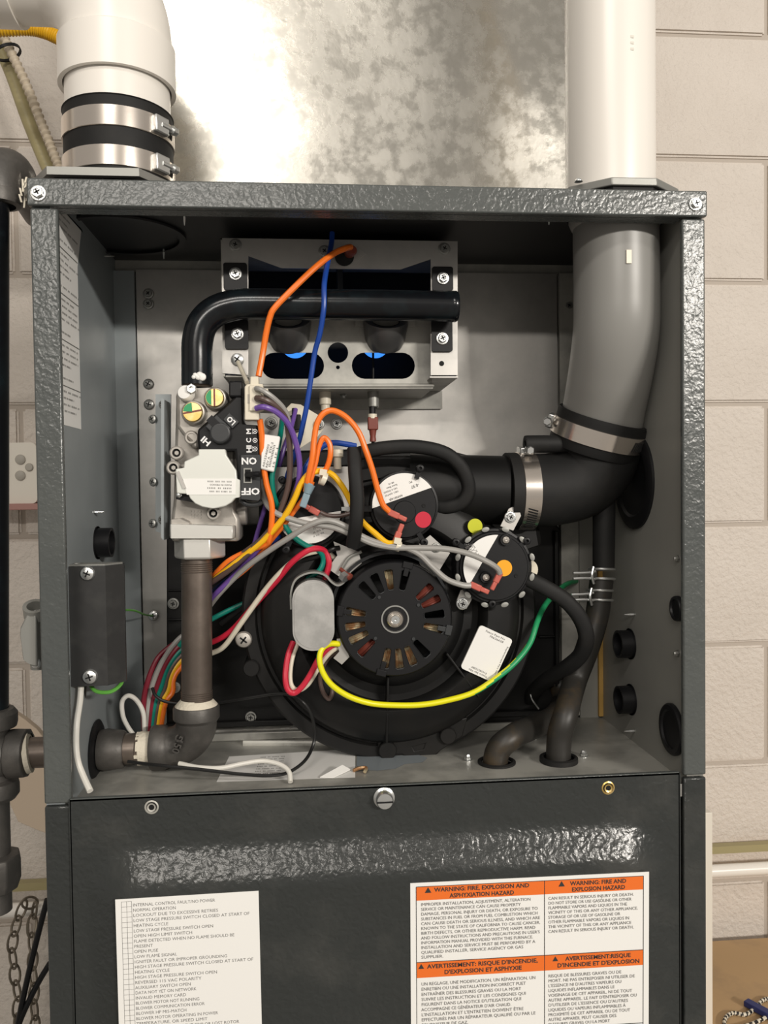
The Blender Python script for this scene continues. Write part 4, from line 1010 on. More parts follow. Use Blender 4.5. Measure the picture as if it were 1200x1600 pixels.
# upper-left insulated elbow
ue = thing('pipe_elbow', 'black iron elbow at the top left corner outside the furnace', 'elbow', P(10, 330, .10))
e = MB(); e.tube([P(-8, 320, .105), P(-8, 290, .105), P(-2, 268, .105), P(12, 262, .11), P(30, 275, .12), P(45, 300, .135), P(70, 330, .15)][:0] or [P(0, 312, .10), P(-2, 285, .10), P(4, 265, .105), P(18, 268, .115), P(32, 290, .135), P(46, 315, .17), P(58, 335, .21)], lambda s_: .0175-.004*sm((s_-.55)*3), n=32, step=6); obj('bend', e, 'fitting', ue)
obj('collar', MB().lathe([(.014, 0), (.0185, .001), (.0190, .004), (.0185, .012), (.016, .014)], P(-2, 322, .10), (0, 0, 1), 32), 'fitting', ue)
mb = MB()
for i in range(7): mb.obox(P(36+random.uniform(-4, 6), 285+i*5, .085), (random.uniform(-.3, .3), 0, 1), (0, 1, 0), (1, 0, 0), random.uniform(.002, .007), .0006, .0007)
obj('sealant', mb, 'dope', ue, kind='stuff')

# ================================================================ JUNCTION BOX COVER
jb = thing('junction_box', 'charcoal sheet metal junction box cover with two white screws on the left wall', 'junction box', P(150, 1070, .05))
zt_, zb_2 = P(150, 884, .03).z, P(150, 1070, .03).z
xj0, xj1 = P(119, 960, .03).x, P(168, 960, .03).x
prof = [(IN, .026), (xj0, .026), (xj1, .026), (xj1+.0115, .040), (xj1+.0105, .0475), (xj1+.0095, .0475), (xj1+.0100, .041), (xj1-.0008, .028), (xj0, .028), (IN, .028)]
mb = MB(); n = len(prof)
A = [mb.bm.verts.new((x, y, zb_2)) for x, y in prof]; B = [mb.bm.verts.new((x, y, zt_)) for x, y in prof]
for i in range(n): j = (i+1) % n; mb.face([A[i], A[j], B[j], B[i]])
for Lp in (A, B):
    pts2 = [V((v.co.x, v.co.y, 0)) for v in Lp]
    for tr_ in tessellate_polygon([pts2]): mb.face([Lp[i] for i in tr_])
obj('cover', mb, 'jbox', jb)
tz = MB(); tz.plate([(IN, .029), (xj1-.001, .029), (xj1+.010, .042), (xj1+.009, .048), (IN, .048)], zt_+.0002, zt_+.0014, [circ(P(132, 878, .05).x-.003, .040, .0045, 16)])
for v in tz.bm.verts: v.co = V((v.co.x, v.co.z, v.co.y))
obj('top_plate', tz, 'conduit', jb)
tz = MB(); tz.plate([(IN, .029), (xj1-.001, .029), (xj1+.010, .042), (xj1+.009, .048), (IN, .048)], zb_2+.003, zb_2+.004)
for v in tz.bm.verts: v.co = V((v.co.x, v.co.z, v.co.y))
obj('bottom_plate', tz, 'jbox', jb)
psc(jb, 137, 896, .026, 11, kind='pan', m='zinc'); psc(jb, 141, 1057, .026, 11.5, kind='pan', m='zinc')
for nm, pts, m, r in (('ground_wire', [P(140, 1068, .045), P(150, 1080, .04), (P(172, 1081, .04)), P(188, 1070, .045), P(193, 1055, .05)], 'lgreen', 3),
                      ('ground_wire', [P(190, 953, .07), P(210, 954, .12), P(225, 960, .17), P(238, 962, .20)], 'lgreen', 1.8)):
    lab = 'bright green wire looping under the junction box' if r == 3 else 'thin green and yellow ground wire running to a screw on the back flange'
    mb = MB(); mb.tube(pts, S(r, .06), n=8); tag(obj('ground_wire', mb, m), lab, 'wire')

# ================================================================ INDUCER BLOWER
C0 = P(611, 957, .107); YV = .107
cbx = thing('collector_box', 'wide black plastic collector box behind the blower on the back panel', 'collector box', P(580, 1140, .19))
mb = MB(); mb.plate(pp([(262, 822), (405, 820), (405, 706), (560, 702), (700, 704), (800, 730), (872, 826), (872, 1128), (262, 1132)], .185), .178, .204); obj('body', mb, 'blackp', cbx, bev=.003)
x0, z0 = pp([(262, 1132)], .185)[0]; x1, z1 = pp([(872, 1126)], .185)[0]
obj('lower_rim', MB().box((x0, .172, z0-.002), (x1, .180, z0+.004)), 'blackp', cbx, bev=.001)
for v0 in (838, 921, 967, 1010): obj('rib', MB().box((P(262, v0, .175).x, .174, P(262, v0+3, .175).z), (P(300, v0, .175).x, .18, P(262, v0, .175).z)), 'blackp', cbx, bev=.0008)
for v0 in (930, 1010, 1090): obj('rib', MB().box((P(842, v0, .172).x, .172, P(262, v0+3, .175).z), (P(868, v0, .172).x, .18, P(262, v0, .175).z)), 'blackp', cbx, bev=.0008)
obj('edge_rib', MB().box((P(866, 830, .172).x, .170, P(866, 1126, .17).z), (P(872, 830, .172).x, .18, P(866, 830, .17).z)), 'blackp', cbx, bev=.0008)
for u, v in ((271, 943), (392, 1120), (766, 1110), (273, 1074)): psc(cbx, u, v, .177, 9, kind='hex', m='zincd')
obj('top_plate', MB().plate(pp([(425, 730), (545, 729), (545, 800), (425, 800)], .0835), .0830, .0842), 'galv', cbx)
ib = thing('inducer_housing', 'round black plastic draft inducer housing with ribbed volute', 'blower', P(611, 1188, .14))
mb = MB(); R = S(233, .107)
mb.lathe([(R-.004, -.068), (R, -.066), (R, .000), (R-.002, .002), (R-.012, .002), (R-.014, -.001), (R-.017, -.001), (R-.018, .008), (R-.022, .014), (R-.030, .018), (R-.050, .020), (R-.054, .017), (R-.057, .008), (R-.062, .005), (R-.070, .006), (R-.074, .012), (R-.080, .016), (.03, .016), (0, .016)], C0, n=96)
obj('volute', mb, 'blackp', ib)
obj('outlet', MB().cyl(P(640, 764, .124), P(792, 767, .113), .0335, .0330, n=44), 'blackp', ib)
mb = MB(); mb.plate(pp([(560, 712), (740, 712), (800, 730), (835, 790), (845, 850), (700, 900), (560, 880)], .130), .122, .175); obj('upper_shroud', mb, 'blackp', ib, bev=.004)
obj('shroud_rib', MB().tube([P(640, 728, .13), P(700, 745, .128), P(760, 790, .128), P(800, 850, .13)], S(9, .13), n=10, flat=.6), 'blackp', ib)
for (u0, v0, u1, v1) in ((606, 1056, 604, 1160), (697, 1020, 748, 1088), (800, 1000, 800, 1001)[:4]):
    if u0 == 800: continue
    a, b = P(u0, v0, .089), P(u1, v1, .091); d = (b-a).normalized()
    obj('radial_rib', MB().obox((a+b)/2+V((0, .003, 0)), d, (0, 1, 0), V((0, 1, 0)).cross(d), (b-a).length/2, .006, .0012), 'blackp', ib, bev=.0008)
for u, v, r in ((393, 1043, 13), (605, 1171, 14.5), (699, 1148, 13.5)): obj('boss', MB().lathe([(S(r, .10), -.04), (S(r, .10), .004), (S(r-1.5, .10), .005), (0, .005)], P(u, v, .104), n=28), 'blackp', ib)
psc(ib, 381, 999, .104, 13, kind='pan', m='cast')
mb = MB(); mb.plate(pp([(590, 1150), (730, 1120), (722, 1150), (688, 1172), (672, 1188), (640, 1188), (628, 1178), (590, 1180)], .106), .104, .110, [pp([(644, 1166), (664, 1161), (661, 1170), (648, 1173)], .106)]); obj('mounting_tab', mb, 'blackp', ib, bev=.001)
# housing label
a = P(745, 1021, .1265)
ang_ = math.radians(-26); xd = V((math.cos(ang_), 0, math.sin(ang_))); zd = V((-xd.z, 0, xd.x))
cc_ = P(760, 1021, .086); mb = MB()
q = rrect(-S(28, .12), -S(36, .12), S(28, .12), S(36, .12), .003)
qq = [(cc_.x+xd.x*x+zd.x*z, cc_.z+xd.z*x+zd.z*z) for x, z in q]
mb.plate(qq, .0845, .0868); lo = obj('part_label', mb, 'white', ib); lo['label'] = 'white rounded part label on the volute'
mb = MB()
for s_, ox, oz, xx, yy, w_ in (('Fasco Part No', 0, 30, xd, zd, 36), ('70626628', 4, 25, xd, zd, 26), ('Fasco Ser No', 0, -31, -xd, -zd, 34), ('F1418572089', 0, -26, -xd, -zd, 28)):
    mb.text(s_, V((cc_.x, .0842, cc_.z))+xd*S(ox, .12)+zd*S(oz, .12), xx, yy, S(3, .12), 'CENTER', width=S(w_*.9, .12))
mb.text('Replacement Part No', V((cc_.x, .0842, cc_.z))+xd*S(24, .12), -zd, xd, S(2.6, .12), 'CENTER', width=S(46, .12))
mb.flat = True; obj('print', mb, 'inkg', lo, kind='stuff')

# galvanised mount plates
mpth = thing('motor_bracket', 'flat galvanised bracket plates showing at both upper sides of the motor', 'bracket', P(540, 900, .118))
obj('plate', MB().plate(pp([(521, 846), (560, 862), (565, 880), (536, 905), (512, 888), (527, 868)], .083), .0825, .084), 'galv', mpth)
obj('plate', MB().plate(pp([(672, 836), (703, 864), (676, 908), (655, 880), (655, 850)], .083), .0825, .084), 'galv', mpth)
obj('strut', MB().tube([P(565, 862, .079), P(545, 872, .079), P(530, 895, .079)], S(2.5, .11), n=8), 'conduit', mpth)
psc(mpth, 681, 856, .0825, 8, kind='hex', m='zincd')
# ---------------- motor
mt = thing('inducer_motor', 'round black vented electric motor at the centre of the blower', 'motor', P(617, 1060, .09))
Ym = .062; cm = P(617, 967, Ym); rm = S(90, Ym)
mb = MB(); mb.lathe([(rm*1.02, -.002), (rm*1.03, -.010), (rm*1.03, -.045), (rm*1.0, -.056)], cm+V((0, 0, .0)), n=80); obj('shell', mb, 'black', mt)
obj('rear_shell', MB().lathe([(rm*1.02, -.012), (rm*1.07, -.014), (rm*1.07, -.05)], cm+V((-S(4, Ym), 0, S(9, Ym))), n=72), 'charc', mt)
cen_ = (cm.x, cm.z); holes = []
angs = [133, 115, 97, 76, 41, 24, 5, -14, -49, -68, -85, -103, -136, -155, -172, 169]
for a in angs:
    a = math.radians(a); d = V((math.cos(a), math.sin(a))); n_ = V((-d.y, d.x)); r0, r1 = S(47, Ym), S(79, Ym); w0, w1 = S(4.6, Ym), S(6.6, Ym)
    pl = []
    for rr_, ww_ in ((r0, w0), (r1, w1)):
        pl.append((rr_, ww_))
    corners = [(r0+.001, -w0), (r1-.0012, -w1), (r1, -w1+.0012), (r1, w1-.0012), (r1-.0012, w1), (r0+.001, w0), (r0, w0-.001), (r0, -w0+.001)]
    holes.append([(cen_[0]+d.x*p+n_.x*q_, cen_[1]+d.y*p+n_.y*q_) for p, q_ in corners])
mb = MB(); mb.plate(circ(cen_[0], cen_[1], rm*.985, 80), Ym-.001, Ym+.0015, holes+[circ(cen_[0], cen_[1], S(13, Ym), 28)]); obj('vented_end_plate', mb, 'black', mt)
mb = MB(); mb.lathe([(rm*.985, .001), (rm*1.0, .0005), (rm*1.01, -.0005), (rm*1.02, -.003)], cm, n=80); obj('end_rim', mb, 'black', mt)
mb = MB()
for a, hl in zip(angs, holes):
    n2 = len(hl); cxh = sum(p[0] for p in hl)/n2; czh = sum(p[1] for p in hl)/n2
    for i in range(n2):
        j = (i+1) % n2; p, q_ = hl[i], hl[j]; A_ = [V((p[0], Ym-.0012, p[1])), V((q_[0], Ym-.0012, q_[1]))]
        c_ = V((cxh, Ym-.0012, czh)); o1 = c_+(A_[0]-c_)*1.07; o2 = c_+(A_[1]-c_)*1.07
        mb.face([mb.bm.verts.new(v) for v in (A_[0], A_[1], o2+V((0, -.0004, 0)), o1+V((0, -.0004, 0)))])
obj('slot_rim', mb, 'charc', mt, kind='stuff')
obj('inner_wall', MB().lathe([(rm*.93, -.03), (0, -.03)], cm, n=40), 'dark', mt)
for a in (-172, 169, -155, -85, -103, -68, -14, -136, 97, 41, 24):
    ar = math.radians(a); c = V((cm.x+math.cos(ar)*S(64, Ym), Ym+.009, cm.z+math.sin(ar)*S(64, Ym)))
    d = V((math.cos(ar), 0, math.sin(ar))); n_ = V((-d.z, 0, d.x)); mb = MB()
    for k_ in range(5): mb.tube([c-d*.010+n_*(k_-2)*.0018+V((0, random.uniform(-.002, .002), 0)), c+V((0, -.003, 0))+n_*(k_-2)*.0018, c+d*.010+n_*(k_-2)*.0018], .0011, n=6)
    obj('winding', mb, 'copper' if a not in (24, 41, -136) else 'rust', mt, kind='stuff')
obj('hub_ring', MB().lathe([(S(22, Ym), .001), (S(22, Ym), .0022), (S(20, Ym), .0022), (S(19, Ym), .0012)], cm, n=44), 'zincd', mt)
obj('bearing', MB().lathe([(S(13, Ym), -.002), (S(13, Ym), .004), (S(11.5, Ym), .0048), (S(10, Ym), .004), (S(9.5, Ym), .0025), (S(7.5, Ym), .0025)], cm, n=36), 'band', mt)
obj('shaft', MB().lathe([(S(7.5, Ym), -.002), (S(7.5, Ym), .005), (S(6.5, Ym), .006), (S(2, Ym), .006), (0, .0052)], cm, n=28), 'zinc', mt)
for a in (76, 170, -105, -13):
    ar = math.radians(a); d = V((math.cos(ar), 0, math.sin(ar))); n_ = V((-d.z, 0, d.x)); c = cm+d*rm*.97
    mb = MB().obox(c+V((0, -.0015, 0)), d, (0, 1, 0), n_, S(5, Ym), .0012, S(8, Ym)); mb.obox(c-d*S(10, Ym)+V((0, -.0008, 0)), d, (0, 1, 0), n_, S(8, Ym), .0012, S(4, Ym)); mb.obox(c+d*.002+V((0, .008, 0)), d, (0, 1, 0), n_, .0008, .010, S(8, Ym))
    obj('retaining_clip', mb, 'charc' if a == -13 else 'black', mt, bev=.0004)
for a in (125, 30, -137, -48):
    ar = math.radians(a); c = cm+V((math.cos(ar), 0, math.sin(ar)))*S(43, Ym); obj('through_bolt', MB().lathe([(S(3.2, Ym), .001), (S(2.6, Ym), .0022), (0, .0022)], c, n=12), 'charc', mt)
obj('lead_plate', MB().plate(pp([(526, 998), (533, 997), (546, 1026), (534, 1038), (521, 1028), (530, 1018)], .068), .067, .069), 'galv', mt)

# ---------------- capacitor
Yc = .058
cpo = thing('run_capacitor', 'silver oval run capacitor strapped beside the motor', 'capacitor', P(489, 1018, .08))
def stad(u0, v0, u1, v1, Y, n=14):
    (x0, z1), (x1, z0) = pp([(u0, v0), (u1, v1)], Y); r = abs(x1-x0)/2; return rrect(x0, z0, x1, z1, r*.98, n)
obj('can', MB().plate(stad(456, 907, 523, 1016, Yc), Yc, Yc+.052), 'can', cpo, bev=.0016)
obj('lid', MB().plate(stad(459, 911, 520.5, 1012, Yc), Yc-.0008, Yc), 'can', cpo, bev=.0006)
t = thing('capacitor_strap', 'grey metal strap hooked over the top of the capacitor', 'strap', P(489, 905, .075))
mb = MB(); path = [P(u, v, .072) for u, v in ((455, 950), (455, 925), (461, 906), (475, 896), (492, 893), (507, 897), (518, 908), (528, 913), (538, 907), (546, 895))]
path = crom(path, 5); rows = []
for i, p in enumerate(path):
    t_ = (path[min(i+1, len(path)-1)]-path[max(0, i-1)]).normalized(); n_ = V((-t_.z, 0, t_.x))
    rows.append([mb.bm.verts.new(p+n_*a+V((0, b, 0))) for a, b in ((-.0008, -.009), (.0008, -.009), (.0008, .009), (-.0008, .009))])
for a, b in zip(rows, rows[1:]):
    for i in range(4): j = (i+1) % 4; mb.face([a[i], a[j], b[j], b[i]])
mb.face(rows[0]); mb.face(rows[-1])
obj('band', mb, 'conduit', t)
obj('bolt', MB().lathe([(0, 0), (.0018, 0), (.0018, .010), (.0030, .010), (.0030, .013), (0, .014)], P(532, 889, .066), (.55, -.5, -.45), 12), 'rust', t)
obj('nut', MB().lathe([(.0046, 0), (.0046, .005), (0, .005)], P(535, 899, .060), (.55, -.5, -.45), 6), 'zinc', t)

# ---------------- pressure switches
def disc_switch(u, v, Y, rpx, label, name='pressure_switch', depth=.03):
    c = P(u, v, Y); r = S(rpx, Y); t = thing(name, label, 'pressure switch', c-V((0, 0, r)))
    obj('body', MB().lathe([(r*.9, -depth), (r*1.0, -depth+.003), (r*1.0, -.004), (r*.985, -.002), (r*.93, -.0015), (r*.92, .0), (r*.90, .0008), (0, .0008)], c, n=64), 'black', t)
    return t, c, r
def seg_label(t, c, r, a0, a1, Y, name='label_sticker'):
    o_ = circ(c.x, c.z, r, 28, math.radians(a0), math.radians(a1)); mb = MB(); mb.plate(o_, Y-.0004, Y); return obj(name, mb, 'white', t)
def boss(t, u, v, Y, ang):
    c = P(u, v, Y); a = math.radians(ang); d = V((math.cos(a), 0, math.sin(a)))
    mb = MB().obox(c-d*S(8, Y), d, (0, 1, 0), V((-d.z, 0, d.x)), S(9, Y), .002, S(3.6, Y)); mb.lathe([(S(6, Y), -.003), (S(6, Y), .004), (S(4.5, Y), .0045), (S(2.5, Y), .0045), (S(2.5, Y), .001), (0, .001)], c, n=20); return obj('mounting_ear', mb, 'black', t)
# left (rear) one
Y1 = .078
t, c, r = disc_switch(482, 799, Y1, 57, 'black pressure switch half hidden behind the wires, left of the other two')
sl_ = seg_label(t, c, r*.88, 197, 360, Y1-.0009)
mb = MB(); th_ = math.radians(22); xd, yd = V((math.cos(th_), 0, math.sin(th_))), V((-math.sin(th_), 0, math.cos(th_)))
for i in range(4): mb.text('II IIII IIII', P(490, 822+i*6, Y1-.0015)+V((0, 0, 0)), xd, yd, S(2.6, Y1), width=S(26-3*i, Y1))
mb.flat = True; obj('print', mb, 'inkg', sl_, kind='stuff')
boss(t, 441, 750, Y1-.001, 130); boss(t, 447, 858, Y1-.001, 240)
obj('spade', MB().obox(P(536, 795, Y1), (1, 0, 0), (0, 1, 0), (0, 0, 1), S(12, Y1), .0006, S(3, Y1)), 'zinc', t)
# middle
Y2_ = .073
t, c, r = disc_switch(632, 790, Y2_, 55, 'black pressure switch with a red dot, middle one above the motor')
sl_ = seg_label(t, c, r*.93, 33, 184, Y2_-.0009)
th_ = math.radians(20); xd, yd = -V((math.cos(th_), 0, math.sin(th_))), -V((-math.sin(th_), 0, math.cos(th_)))
mb = MB()
for s_, u, v, cap_, w_ in (('-0.97', 648, 757, 5, 13), ('PC', 641, 752, 3, 5), ('NVF001AJR', 618, 776, 3.5, 22), ('1II51 GATIZ', 612, 770, 2.6, 22), ('1IO 4 ITI5SO', 610, 765, 2.6, 22), ('Trane Base', 612, 759, 2.6, 18), ('08-16', 611, 754, 2.6, 9)):
    s_ = s_.replace('Trane Base', 'Same Base')
    mb.text(s_, P(u, v, Y2_-.0016), xd, yd, S(cap_, Y2_), 'CENTER', width=S(w_, Y2_))
mb.flat = True; obj('print', mb, 'ink', sl_, kind='stuff')
obj('red_dot', MB().lathe([(S(12.8, Y2_), .0008), (S(12.8, Y2_), .0013), (0, .0013)], P(661, 812, Y2_), n=32), 'red', t)
obj('hub', MB().lathe([(S(18, Y2_), .0008), (S(17, Y2_), .002), (0, .002)], P(632, 800, Y2_), n=32), 'black', t)
boss(t, 656, 732, Y2_-.003, 70); boss(t, 662, 847, Y2_-.003, -60); obj('spade', MB().obox(P(572, 795, Y2_), (1, 0, 0), (0, 1, 0), (0, 0, 1), S(9, Y2_), .0012, S(5, Y2_)), 'black', t, bev=.0004)
obj('pin_hole', MB().lathe([(S(3, Y2_), .0009), (S(3, Y2_), .0016), (S(1.6, Y2_), .0016), (0, .0010)], P(662, 790, Y2_), n=14), 'dark', t)
# right (front)
Y3 = .072
t, c, r = disc_switch(773, 886, Y3, 62, 'black pressure switch with an amber dot and grey crimp tabs, right one')
for i in range(12):
    a = math.radians(14+i*30); d = V((math.cos(a), 0, math.sin(a))); mb = MB(); cc2 = c+d*r*1.0+V((0, -.0005, 0)); mb.lathe([(S(6.5, Y3), 0), (S(6, Y3), .0018), (0, .0022)], cc2, n=20, sx=.62, up=tuple(V((-d.z, 0, d.x)))); obj('crimp_tab', mb, 'conduit', t)
obj('inner_face', MB().lathe([(r*.86, 0), (r*.85, .0028), (r*.83, .0034), (0, .0034)], c, n=56), 'black', t)
sl_ = seg_label(t, c, r*.835, 85, 213, Y3-.0035)
mb = MB(); th_ = math.radians(-62)
xd = V((math.cos(th_), 0, math.sin(th_))); xd = V((-xd.x, 0, -xd.z)); yd = V((-xd.z, 0, xd.x))
for i, (s_, w_) in enumerate((('IIII II IIII', 26), ('ZIII II 45', 24), ('II IIIII', 22), ('SINIIIEI', 20), ('ACE EII', 14))): mb.text(s_, P(752-i*4.2, 872-i*1.5, Y3-.0042), xd, yd, S(2.6, Y3), width=S(w_, Y3))
mb.flat = True; obj('print', mb, 'inkg', sl_, kind='stuff')
obj('amber_dot', MB().lathe([(S(13, Y3), .0034), (S(13, Y3), .0040), (0, .0040)], P(786, 887, Y3), n=32), 'dotor', t)
for u, v in ((788, 843), (757, 901)):
    b = MB(); b.lathe([(S(9.5, Y3), .003), (S(9, Y3), .0065), (S(6.5, Y3), .0065), (S(6.5, Y3), .005)], P(u, v, Y3), n=24); bo_ = obj('terminal_post', b, 'black', t)
    b = MB(); b.lathe([(S(6.5, Y3), .0045), (S(5.5, Y3), .0075), (S(2, Y3), .0085), (0, .008)], P(u, v, Y3), n=9); obj('terminal_rivet', b, 'cast', bo_)
obj('pin_hole', MB().lathe([(S(3, Y3), .0035), (S(3, Y3), .0042), (S(1.6, Y3), .0042), (0, .0036)], P(805, 899, Y3), n=14), 'dark', t)
boss(t, 712, 847, Y3, 145); boss(t, 822, 845, Y3, 35); boss(t, 768, 943, Y3, -92)
b = MB(); b.plate(pp([(789, 820), (802, 797), (806, 795), (813, 802), (814, 808), (803, 828), (790, 830)][::1] and [(782, 822), (795, 795), (801, 792), (812, 799), (814, 806), (802, 829)], Y3+.010), Y3+.010, Y3+.012); obj('mounting_plate', b, 'galv', t)
b = MB(); b.plate(pp([(720, 922), (735, 920), (737, 937), (729, 951), (717, 950), (713, 940)], Y3+.010), Y3+.010, Y3+.012); obj('mounting_plate', b, 'galv', t)
psc(t, 797, 808, Y3+.010, 9.5, kind='hex'); psc(t, 722, 943, Y3+.010, 10, kind='hex')
obj('back_tab', MB().lathe([(S(17, Y3), 0), (S(17, Y3), .001), (0, .001)], P(824, 890, Y3+.006), n=28), 'cream', t)
obj('yellow_dot', MB().lathe([(S(12, Y3), 0), (S(12, Y3), .001), (0, .001)], P(742, 822, .0835), n=28), 'yel', ib)

# ================================================================ SMALL BRACKETS BEHIND WIRES
t = thing('grounding_bracket', 'small galvanised bracket with a hex bolt beside the white connector', 'bracket', P(424, 690, .11))
obj('plate', MB().plate(pp([(404, 645), (440, 647), (442, 676), (430, 692), (418, 692), (405, 676)], .11), .11, .112), 'galv', t); psc(t, 424, 661, .11, 10, kind='hex', m='zincd')
t = thing('igniter_bracket', 'cream coated bracket plate with black igniter plug behind the wires', 'bracket', P(470, 712, .13))
obj('plate', MB().plate(pp([(445, 640), (455, 630), (470, 632), (500, 650), (505, 672), (497, 682), (462, 705), (448, 700)], .135), .135, .137), 'cream', t, bev=.0005)
obj('plug', MB().plate(pp([(452, 650), (456, 650), (456, 638), (462, 638), (462, 648), (470, 648), (470, 656), (472, 672), (450, 674)], .125), .12, .134), 'black', t, bev=.001)
psc(t, 499, 663, .133, 8, kind='hex', m='zincd')
psc(fc, 526, 662, YB, 9, kind='hex')
t = thing('nylon_standoff', 'cream nylon cap standing beside the orange wire loop', 'standoff', P(527, 730, .10))
obj('cap', MB().lathe([(0, 0), (S(9, .10), .001), (S(9, .10), .007), (S(6, .10), .008), (S(6, .10), .018)], P(527, 701, .075), (0, -.0, -1), 24), 'cream', t)
tag(obj('shroud_bar', MB().box((P(398, 728, .155).x, .150, P(470, 729, .15).z), (P(700, 728, .155).x, .158, P(470, 706, .15).z)), 'blackp', bev=.001), 'straight black plastic bar across the top of the collector box', 'bar')

# ================================================================ RUBBER TUBES
def strip(name, pts, hw, hd, m, label, cat='hose'):
    mb = MB(); path = crom([V(p) for p in pts], 8); rows = []
    for i, p in enumerate(path):
        t_ = (path[min(i+1, len(path)-1)]-path[max(0, i-1)]).normalized(); n_ = V((0, -1, 0)).cross(t_).normalized(); b_ = t_.cross(n_)
        k_ = 16; rows.append([mb.bm.verts.new(p+n_*hw*math.copysign(abs(math.cos(a))**.7, math.cos(a))+b_*hd*math.copysign(abs(math.sin(a))**.7, math.sin(a))) for a in [2*PI*j/k_ for j in range(k_)]])
    for a, b in zip(rows, rows[1:]):
        for i in range(len(a)): j = (i+1) % len(a); mb.face([a[i], a[j], b[j], b[i]])
    mb.face(rows[0]); mb.face(rows[-1]); return tag(obj(name, mb, m), label, cat)
strip('pressure_hose', [P(562, 708, .085), P(600, 700, .08), P(650, 698, .078), P(695, 708, .078), P(722, 732, .08), P(732, 762, .083), P(722, 784, .086), P(700, 792, .09), P(678, 792, .095)], S(11, .08), .006, 'rubber', 'black pressure hose arching over the middle pressure switch')
strip('pressure_hose', [P(553, 702, .06), P(555, 740, .052), P(558, 780, .050), P(556, 820, .052), P(551, 852, .062)], S(11, .06), .0055, 'rubber', 'flat black pressure hose hanging upright left of the middle switch')
strip('pressure_hose', [P(822, 903, .078), P(850, 917, .075), P(882, 937, .074), P(906, 965, .076), P(916, 995, .08), P(908, 1022, .09), P(885, 1043, .105), P(855, 1062, .13), P(835, 1080, .155), P(830, 1092, .172)], S(12.5, .08), .006, 'rubber', 'black pressure hose curving right from the amber dotted switch')
# thin spring ring near bottom right
mb = MB(); mb.tube([P(842, 1062, .16), P(830, 1072, .155), P(830, 1090, .15), P(842, 1108, .15)], S(1.4, .15), n=6); tag(obj('spring_clip', mb, 'zinc'), 'thin bright wire clip beside the rust stained hose', 'clip')

# ================================================================ WIRES
def wire(label, pts, col, r=3.8, name='wire', cat='wire', step=8, stripe=None, n=10):
    P3 = [P(*p) for p in pts]; rad = S(r, sum(p[2] for p in pts)/len(pts)); mb = MB(); mb.tube(P3, rad, n=n, step=step, stripe=stripe)
    return tag(obj(name, mb, [col] if isinstance(col, str) else col), label, cat)
def terminal(par, u, v, Y, ang, L=30, w=9, m='term'):
    a = math.radians(ang); d = V((math.cos(a), 0, math.sin(a))); n_ = V((-d.z, 0, d.x)); c = P(u, v, Y); l = S(L, Y); w_ = S(w, Y)
    mb = MB().obox(c-d*l*.22, d, (0, 1, 0), n_, l*.30, w_*.42, w_*.5); mb.obox(c+d*l*.26, d, (0, 1, 0), n_, l*.26, w_*.34, w_*.38)
    return obj('terminal', mb, m, par, bev=S(1.6, Y))
w = wire('long orange wire from the rollout switch down to the white connector', [(548, 386, .083), (540, 388, .075), (522, 396, .068), (495, 416, .058), (460, 449, .052), (430, 480, .050), (422, 495, .051), (416, 520, .054), (411, 550, .056), (404, 588, .054)], 'orange', 4.8)
w = wire('blue wire hanging from the burner box top across the manifold pipe', [(519, 364, .090), (518, 380, .085), (514, 400, .070), (507, 440, .054), (506, 480, .050), (500, 520, .056), (492, 550, .062), (486, 590, .064), (480, 630, .066), (474, 660, .068), (467, 690, .070), (458, 715, .074), (445, 760, .085), (440, 800, .09)], 'blue', 4.2)
w = wire('short white wire from the burner box screw to the white connector', [(372, 566, .092), (376, 575, .085), (382, 588, .075), (386, 598, .058)], 'cream', 3.5)
cn = thing('wire_connector', 'white plastic multi pin connector plugged beside the gas valve', 'connector', P(395, 658, .055))
obj('shell', MB().plate(pp([(382, 604), (386, 600), (391, 600), (391, 588), (404, 588), (404, 600), (411, 600), (411, 640), (405, 642), (405, 656), (382, 656)], .046), .046, .060), 'cream', cn, bev=.0008)
obj('latch', MB().plate(pp([(411, 608), (419, 608), (419, 616), (411, 616)], .05), .048, .056), 'cream', cn); obj('latch', MB().plate(pp([(411, 630), (419, 630), (419, 637), (411, 637)], .05), .048, .056), 'cream', cn)
obj('window', MB().plate(pp([(387, 616), (392, 616), (392, 630), (387, 630)], .046), .0455, .0465), 'btn', cn)
obj('front_rim', MB().plate(pp([(390, 602), (408, 602), (408, 642), (390, 642)], .044), .0435, .046), 'cream', cn, bev=.0005)
wire('light grey wire from the top pin of the white connector', [(400, 607, .042), (408, 609, .038), (425, 620, .040), (442, 637, .046), (450, 655, .052), (453, 690, .060), (454, 730, .066), (450, 765, .07), (440, 790, .074)], 'gray', 4.2)
wire('brown wire from the middle pin of the white connector', [(400, 622, .042), (412, 624, .038), (430, 634, .042), (446, 652, .050), (451, 680, .056), (453, 720, .060), (449, 765, .064), (430, 815, .068), (400, 852, .072), (365, 885, .08), (338, 905, .09), (322, 915, .10)], 'brown', 4.6)
wire('purple wire from the bottom pin of the white connector', [(400, 638, .042), (413, 636, .038), (432, 644, .042), (450, 662, .048), (461, 688, .054), (468, 722, .058), (466, 755, .062), (455, 785, .066), (440, 812, .070), (415, 842, .078), (385, 880, .086), (350, 915, .095), (330, 935, .105), (310, 960, .12)], 'purple', 4.4)
wire('purple wire dropping behind the others beside the gas valve', [(462, 640, .12), (455, 668, .10), (444, 700, .088), (430, 750, .088), (415, 790, .09), (403, 830, .092), (395, 855, .094), (375, 885, .10), (340, 925, .11)], 'purple', 3.6)
wire('brown wire lying along the yellow wire of the main bundle', [(470, 745, .066), (462, 765, .064), (452, 790, .066), (430, 822, .070), (402, 848, .076), (370, 872, .082), (340, 900, .092), (320, 920, .105)], 'brown', 4.4)
